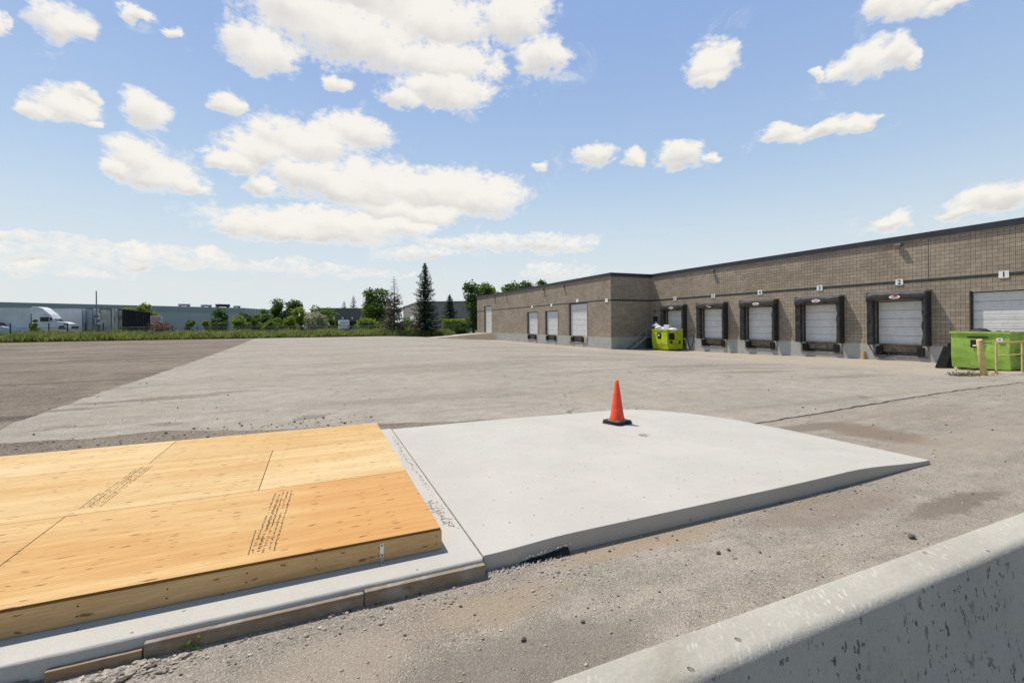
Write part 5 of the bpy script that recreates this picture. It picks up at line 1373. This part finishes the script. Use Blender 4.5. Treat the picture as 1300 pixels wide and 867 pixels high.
sidepoly('windscreen', [(64.0, 402.0), (65.2, 402.0), (70.6, 408.0), (69.2, 408.0)], Yt + .15, Yt + 2.25, M_GLASS, cab, 0)
sidepoly('bumper', [(84, 418), (84, 414), (90, 414), (90, 418)], Yt + .1, Yt + 2.3, M_CHROME)
sidepoly('wheel_arch', [(72.5, 418), (74, 413.8), (80, 413.4), (83, 418)], Yt + .18, Yt + .30, M_DKFR, lk, 0)
sidepoly('headlight', [(80, 412.4), (80.5, 410.8), (85, 411.3), (85, 412.6)], Yt + .18, Yt + .26, M_GLASS, lk, 0)
for px in (78, 47, 53):
    for yy in (.4, 2.0):
        mb = MB(); wheel(mb, tx(px), Yt + yy, .52, .52, .32); mb.build('wheel', M_TYRE, parent=lk)
mb = MB(); mb.box(tx(42), tx(84), Yt + .7, Yt + 1.7, .6, .95); mb.build('chassis', M_DKFR, parent=lk)
mb = MB(); mb.box(tx(64.5), tx(64.5) + .12, Yt - .28, Yt - .08, tz(65, 407.5), tz(65, 403)); mb.box(tx(64.5), tx(64.5) + .06, Yt - .1, Yt + .05, tz(65, 405.5), tz(65, 405)); mb.build('mirror', M_DKFR, parent=lk)
trailer('white trailer behind the lorry cab with a dark framed rear', tx(50, 88), tx(104, 88), 88, 2.6, tz(80, 392, 88), M_TRW, rear=1)
trailer('pale narrow trailer end between the white trailer and the pole', tx(108, 90), tx(117.5, 90), 90, 2.6, tz(112, 392, 90), M_TRW, rear=1, posts=True)
trailer('short silver trailer with crumpled sides left of the black trailer', tx(127, 81.5), tx(141, 81.5), 81.5, 2.4, tz(134, 392, 81.5), M_SILV, rear=1, posts=True)
# black curtain trailer: rear to the yard, flank receding to the right
pA, pB = atz(156, 392.5, 4.4), atz(190.5, 396.5, 4.4)
dirx = (pB - pA); Lb = dirx.length; ang_ = math.atan2(dirx.y, dirx.x)
Mb = Matrix.Translation(Vector((pA.x, pA.y, 0))) @ Matrix.Rotation(ang_, 4, 'Z')
bt2 = trailer('black sided trailer with a silver rear beyond the weeds', 0, Lb, 0, 2.6, 4.4, M_TRB, rear=-1, posts=True, M=Mb)
mb = MB(); mb.box(-.05, -.045, .1, 2.5, 1.25, 4.25, 0, Mb); mb.build('rear_panel', M_SILV, parent=bt2)
# car bonnet seen at the far left
M_CARW = tone('car_white', (0.62, 0.66, 0.69), .3)
car = thing('car', (tx(6, 80.8), 81.2, 0), 'pale car mostly hidden by weeds at the far left edge', 'car')
def carpoly(name, pts, y0, y1, mat, parent):
    mb = MB(); n = len(pts); vs = [(tx(a, 80.8), y0, tz(a, b_, 80.8)) for a, b_ in pts] + [(tx(a, 80.8), y1, tz(a, b_, 80.8)) for a, b_ in pts]
    mb.add(vs, [tuple(range(n)), tuple(range(2*n-1, n-1, -1))] + [(i, (i+1) % n, (i+1) % n + n, i + n)[::-1] for i in range(n)])
    return mb.build(name, mat, parent=parent, bevel=.08)
cb = carpoly('body', [(-34, 426), (-34, 416), (-22, 414), (2, 414), (14, 416.5), (20, 418.5), (21, 426)], 80.8, 82.5, M_CARW, car)
carpoly('cabin', [(-24, 415), (-18, 409), (-4, 409.5), (3, 415)], 80.95, 82.35, M_GLASS, car)
for px in (-26, 12):
    for yy in (80.9, 82.4):
        mb = MB(); wheel(mb, tx(px, 80.8), yy, .32, .32, .22); mb.build('wheel', M_TYRE, parent=car)
# steel pole and boards
mb = MB(); pz = tz(122.5, 369.5, 79.5); mb.tube([(tx(122.5, 79.5), 79.5, -.2), (tx(122.5, 79.5), 79.5, pz)], [.085, .065], 12)
mb.build('steel_pole', tone('pole_grey', (0.20, 0.21, 0.22)), label='tall thin grey steel pole beside the trailers', category='pole')
pl = thing('roadside_board', (tx(124, 81), 81, 0), 'small red white and blue board behind the steel pole', 'sign')
mb = MB(); mb.box(tx(121, 81), tx(127, 81), 81, 81.06, tz(124, 412, 81), tz(124, 397.5, 81)); mb.build('panel', tone('board_white', (0.66, 0.66, 0.64)), parent=pl)
mb = MB(); cx_, cz_ = tx(122.6, 81), tz(124, 401.5, 81); mb.tube([(cx_, 80.97, cz_), (cx_, 80.995, cz_)], .24, 20); mb.build('red_disc', tone('board_red', (0.45, 0.035, 0.035)), parent=pl)
mb = MB(); mb.box(tx(122, 81), tx(126.6, 81), 80.97, 80.995, tz(124, 409, 81), tz(124, 405.5, 81)); mb.build('blue_bar', tone('board_blue', (0.07, 0.14, 0.42)), parent=pl)
mb = MB(); mb.box(tx(124, 81) - .05, tx(124, 81) + .05, 81.061, 81.14, 0, tz(124, 398, 81)); mb.build('post', M_POST, parent=pl)
wb_ = thing('white_board', (tx(198, 84), 84, 0), 'white board with faded red marks right of the black trailer', 'sign')
mb = MB(); mb.box(tx(191, 84), tx(206, 84), 84, 84.08, tz(198, 412, 84), tz(198, 401, 84)); mb.build('panel', tone('board_pale', (0.60, 0.58, 0.60)), parent=wb_)
mb = MB(); rnd = random.Random(3)
for r_ in range(3):
    xx = tx(192, 84)
    while xx < tx(203, 84):
        w = rnd.uniform(.06, .16); mb.box(xx, xx + w, 83.98, 83.997, tz(198, 404.6 + r_ * 2.6, 84), tz(198, 402.6 + r_ * 2.6, 84)); xx += w * 1.5
mb.build('marks', tone('mark_red', (0.42, 0.12, 0.13)), parent=wb_)
for xx in (tx(193, 84), tx(204, 84)):
    mb = MB(); mb.box(xx - .05, xx + .05, 84.081, 84.18, 0, tz(198, 402, 84)); mb.build('post', M_POST, parent=wb_)

# far blue-grey warehouse
M_FARW = tone('far_cladding', (0.35, 0.385, 0.415), .6, .08, .05); M_FART = tone('far_trim', (0.26, 0.30, 0.335), .6, .06, .05); M_FARP = tone('far_pale', (0.30, 0.33, 0.35), .6, .1, .05)
ZT = 10.0
A = atz(-120, 380.9, ZT); B = atz(311, 391.2, ZT); Cc = atz(356, 394.0, ZT)
fw = thing('far_warehouse', (B.x, B.y, 0), 'very long low blue-grey metal warehouse across the far left background', 'building')
mb = MB(); mb.quad((A.x, A.y, -.5), (B.x, B.y, -.5), (B.x, B.y, ZT), (A.x, A.y, ZT)); mb.quad((B.x, B.y, -.5), (Cc.x, Cc.y, -.5), (Cc.x, Cc.y, ZT), (B.x, B.y, ZT))
D1 = Cc + (A - B) ; mb.quad((Cc.x, Cc.y, -.5), (D1.x, D1.y, -.5), (D1.x, D1.y, ZT), (Cc.x, Cc.y, ZT)); mb.quad((D1.x, D1.y, -.5), (A.x, A.y, -.5), (A.x, A.y, ZT), (D1.x, D1.y, ZT))
mb.build('wall', M_FARW, parent=fw)
mb = MB(); mb.add([(A.x, A.y, ZT - .01), (B.x, B.y, ZT - .01), (Cc.x, Cc.y, ZT - .01), (D1.x, D1.y, ZT - .01)], [(0, 1, 2, 3)]); mb.build('roof', M_FARP, parent=fw)
ab = (B - A).normalized(); nrm_ = Vector((ab.y, -ab.x, 0)); Mw = Matrix(((ab.x, nrm_.x, 0, A.x), (ab.y, nrm_.y, 0, A.y), (0, 0, 1, 0), (0, 0, 0, 1))); Lw = (B - A).length
mb = MB(); mb.box(0, Lw, .01, .25, ZT - 2.0, ZT + .05, 0, Mw); mb.build('fascia', M_FART, parent=fw)
bc = (Cc - B).normalized(); n2_ = Vector((bc.y, -bc.x, 0)); Mc = Matrix(((bc.x, n2_.x, 0, B.x), (bc.y, n2_.y, 0, B.y), (0, 0, 1, 0), (0, 0, 0, 1))); L2 = (Cc - B).length
mb = MB()
for k in range(14): mb.box(L2 * k / 14, L2 * k / 14 + L2 / 40, .02, .2, 0, ZT + .02, 0, Mc)
mb.build('end_stripe', M_FARP, parent=fw)
for i, (px, py, w_, h_, m_, lab) in enumerate([(238, 389.4, 3.6, 1.2, M_FARP, 'pale roof unit on the far warehouse, leftmost of the three'), (266, 390, 3.4, 1.1, M_FARP, 'pale roof unit on the far warehouse left of the dark grilled one'), (287, 390.4, 5.0, 1.5, M_DKFR, 'dark grilled roof unit on the far warehouse'), (305, 390.9, 2.0, 1.0, M_FARP, 'small roof unit near the corner of the far warehouse')]):
    c = atz(px, py, ZT); p = Vector((c.x, c.y, 0)) - nrm_ * 3
    un = MB(); A_ = Matrix.Translation(Vector((p.x, p.y, ZT))) @ Matrix.Rotation(math.atan2(ab.y, ab.x), 4, 'Z')
    un.box(-w_ / 2, w_ / 2, -1.2, 1.2, .35, h_, 0, A_)
    for s_ in (-1, 1): un.box(s_ * w_ * .42 - .1, s_ * w_ * .42 + .1, -1, 1, 0, .35, 0, A_)
    for k in range(3): un.box(-w_ / 2 + w_ * (k + .15) / 3, -w_ / 2 + w_ * (k + .85) / 3, -1.25, -1.2, .5, h_ - .2, 0, A_)
    un.build('roof_unit', m_, label=lab, category='roof unit', group='roof units on the far warehouse')
# dark grey building with dock lamps
M_DGB = tone('charcoal_cladding', (0.13, 0.133, 0.13), .7, .1, .1); M_DGT = tone('grey_trim', (0.20, 0.20, 0.20))
zt_b = 7.5; A = atz(404, 391.3, zt_b); B = atz(500, 391.9, zt_b)
gb = thing('grey_building', ((A.x + B.x) / 2, (A.y + B.y) / 2, 0), 'dark grey flat roofed building with dock bays behind the white box van', 'building')
ab = (B - A).normalized(); nn = Vector((ab.y, -ab.x, 0)); Mg = Matrix(((ab.x, -nn.x, 0, A.x), (ab.y, -nn.y, 0, A.y), (0, 0, 1, 0), (0, 0, 0, 1))); Lg = (B - A).length
mb = MB(); mb.box(0, Lg, 0, 25, -.4, zt_b, 0, Mg); mb.build('wall', M_DGB, parent=gb)
mb = MB(); mb.box(-.1, Lg + .1, -.12, -.01, zt_b - .25, zt_b + .1, 0, Mg); mb.build('roof_edge', M_DGT, parent=gb)
def along(px):                                                           # distance along that front for a pixel column
    r = ray(px, 400); den = r.x * ab.y - r.y * ab.x
    return (A.y * r.x - A.x * r.y) / -den if abs(den) > 1e-6 else 0
for px in (424, 435, 447, 458, 468):
    t_ = along(px)
    mb = MB(); mb.box(t_ - 1.6, t_ + 1.6, -.05, -.012, .4, 3.1, 0, Mg); mb.build('dock_bay', M_BLACK, parent=gb)
    mb = MB(); mb.box(t_ - .25, t_ + .25, -.3, -.013, 3.9, 4.5, 0, Mg); mb.build('bay_lamp', M_WHITE, parent=gb)
# pale building behind the spruces
M_BGB = tone('tan_block', (0.29, 0.265, 0.235), .8, .1, .2); 
zt_b = 8.0; A = atz(512, 389.5, zt_b); B = atz(531, 383.0, zt_b); Cc = atz(600, 382.4, zt_b)
tb = thing('tan_building', (B.x, B.y, 0), 'tan block building partly hidden behind the tall spruce', 'building')
mb = MB(); pts = [(A.x, A.y), (B.x, B.y), (Cc.x, Cc.y), (Cc.x + A.x - B.x, Cc.y + A.y - B.y)]
mb.prism(pts, -.4, zt_b); mb.build('wall', M_BGB, parent=tb)
mb = MB()
for (P_, Q_) in ((A, B), (B, Cc)):
    d = (Q_ - P_).normalized(); nn = Vector((d.y, -d.x, 0)); Md = Matrix(((d.x, nn.x, 0, P_.x), (d.y, nn.y, 0, P_.y), (0, 0, 1, 0), (0, 0, 0, 1)))
    mb.box(0, (Q_ - P_).length, .005, .10, zt_b - .35, zt_b + .05, 0, Md)
mb.build('roof_edge', M_DGT, parent=tb)
d = (B - A).normalized(); nn = Vector((d.y, -d.x, 0)); Md = Matrix(((d.x, nn.x, 0, A.x), (d.y, nn.y, 0, A.y), (0, 0, 1, 0), (0, 0, 0, 1))); Ld = (B - A).length
mb = MB(); mb.box(Ld * .55, Ld * .72, .005, .06, 0, 3.0, 0, Md); dd = mb.build('doorway', M_BLACK, parent=tb)
mb = MB(); mb.box(Ld * .52, Ld * .75, .005, .08, 3.02, 4.3, 0, Md); mb.build('sign_panel', M_WHITE, parent=tb)
# white box van and small far things
Yv = 108
vn = thing('box_van', (tx(437, Yv), Yv, 0), 'white box van parked before the dark grey building', 'van')
mb = MB(); mb.box(tx(430.5, Yv), tx(443.5, Yv), Yv, Yv + 4.5, .9, tz(437, 406.6, Yv)); mb.build('box_body', tone('van_white', (0.74, 0.75, 0.78)), parent=vn, bevel=.15)
mb = MB(); mb.box(tx(431.5, Yv), tx(442.5, Yv), Yv + 4.5, Yv + 6.3, .7, 2.3); mb.build('cab', tone('van_cab', (0.7, 0.7, 0.72)), parent=vn, bevel=.2)
mb = MB(); mb.box(tx(430.5, Yv), tx(443.5, Yv), Yv - .12, Yv - .01, .55, .85); mb.build('bumper', M_DKFR, parent=vn)
for xx in (tx(432, Yv), tx(442, Yv)):
    for yy in (1.2, 5.4):
        mb = MB(); mb.tube([(xx - .12, Yv + yy, .42), (xx + .12, Yv + yy, .42)], .42, 16); mb.build('wheel', M_TYRE, parent=vn)
gb2 = MB(); gb2.box(tx(373, 98), tx(381.5, 98), 98, 99.8, g(0, 98), tz(377, 406.3, 98)); gb2.box(tx(373, 98) - .06, tx(381.5, 98) + .06, 97.92, 99.9, tz(377, 406.3, 98), tz(377, 405.6, 98))
for k in range(4): gb2.box(tx(373, 98) + .25 + k * .36, tx(373, 98) + .32 + k * .36, 97.96, 98, .3, tz(377, 407, 98))
gb2.build('utility_cabinet', tone('cabinet_grey', (0.30, 0.31, 0.32)), bevel=.03, label='grey utility cabinet left of the pale flowering bush', category='cabinet')
om = MB(); xo = tx(528, 90)
om.box(xo - .55, xo + .55, 90, 91.6, .55, 1.15); om.box(xo - .3, xo + .45, 90.2, 91.2, 1.15, 1.75); om.box(xo - .75, xo - .5, 89.9, 91.7, .1, .75); om.box(xo + .5, xo + .75, 89.9, 91.7, .1, .75)
om.tube([(xo + .4, 90.3, 1.6), (xo + .9, 90.2, 2.0), (xo + 1.15, 90.1, 1.2)], .09, 8)
om.build('small_digger', tone('digger_orange', (0.42, 0.17, 0.07)), bevel=.05, label='small faded orange digger behind the fence left of the tall spruce', category='digger')
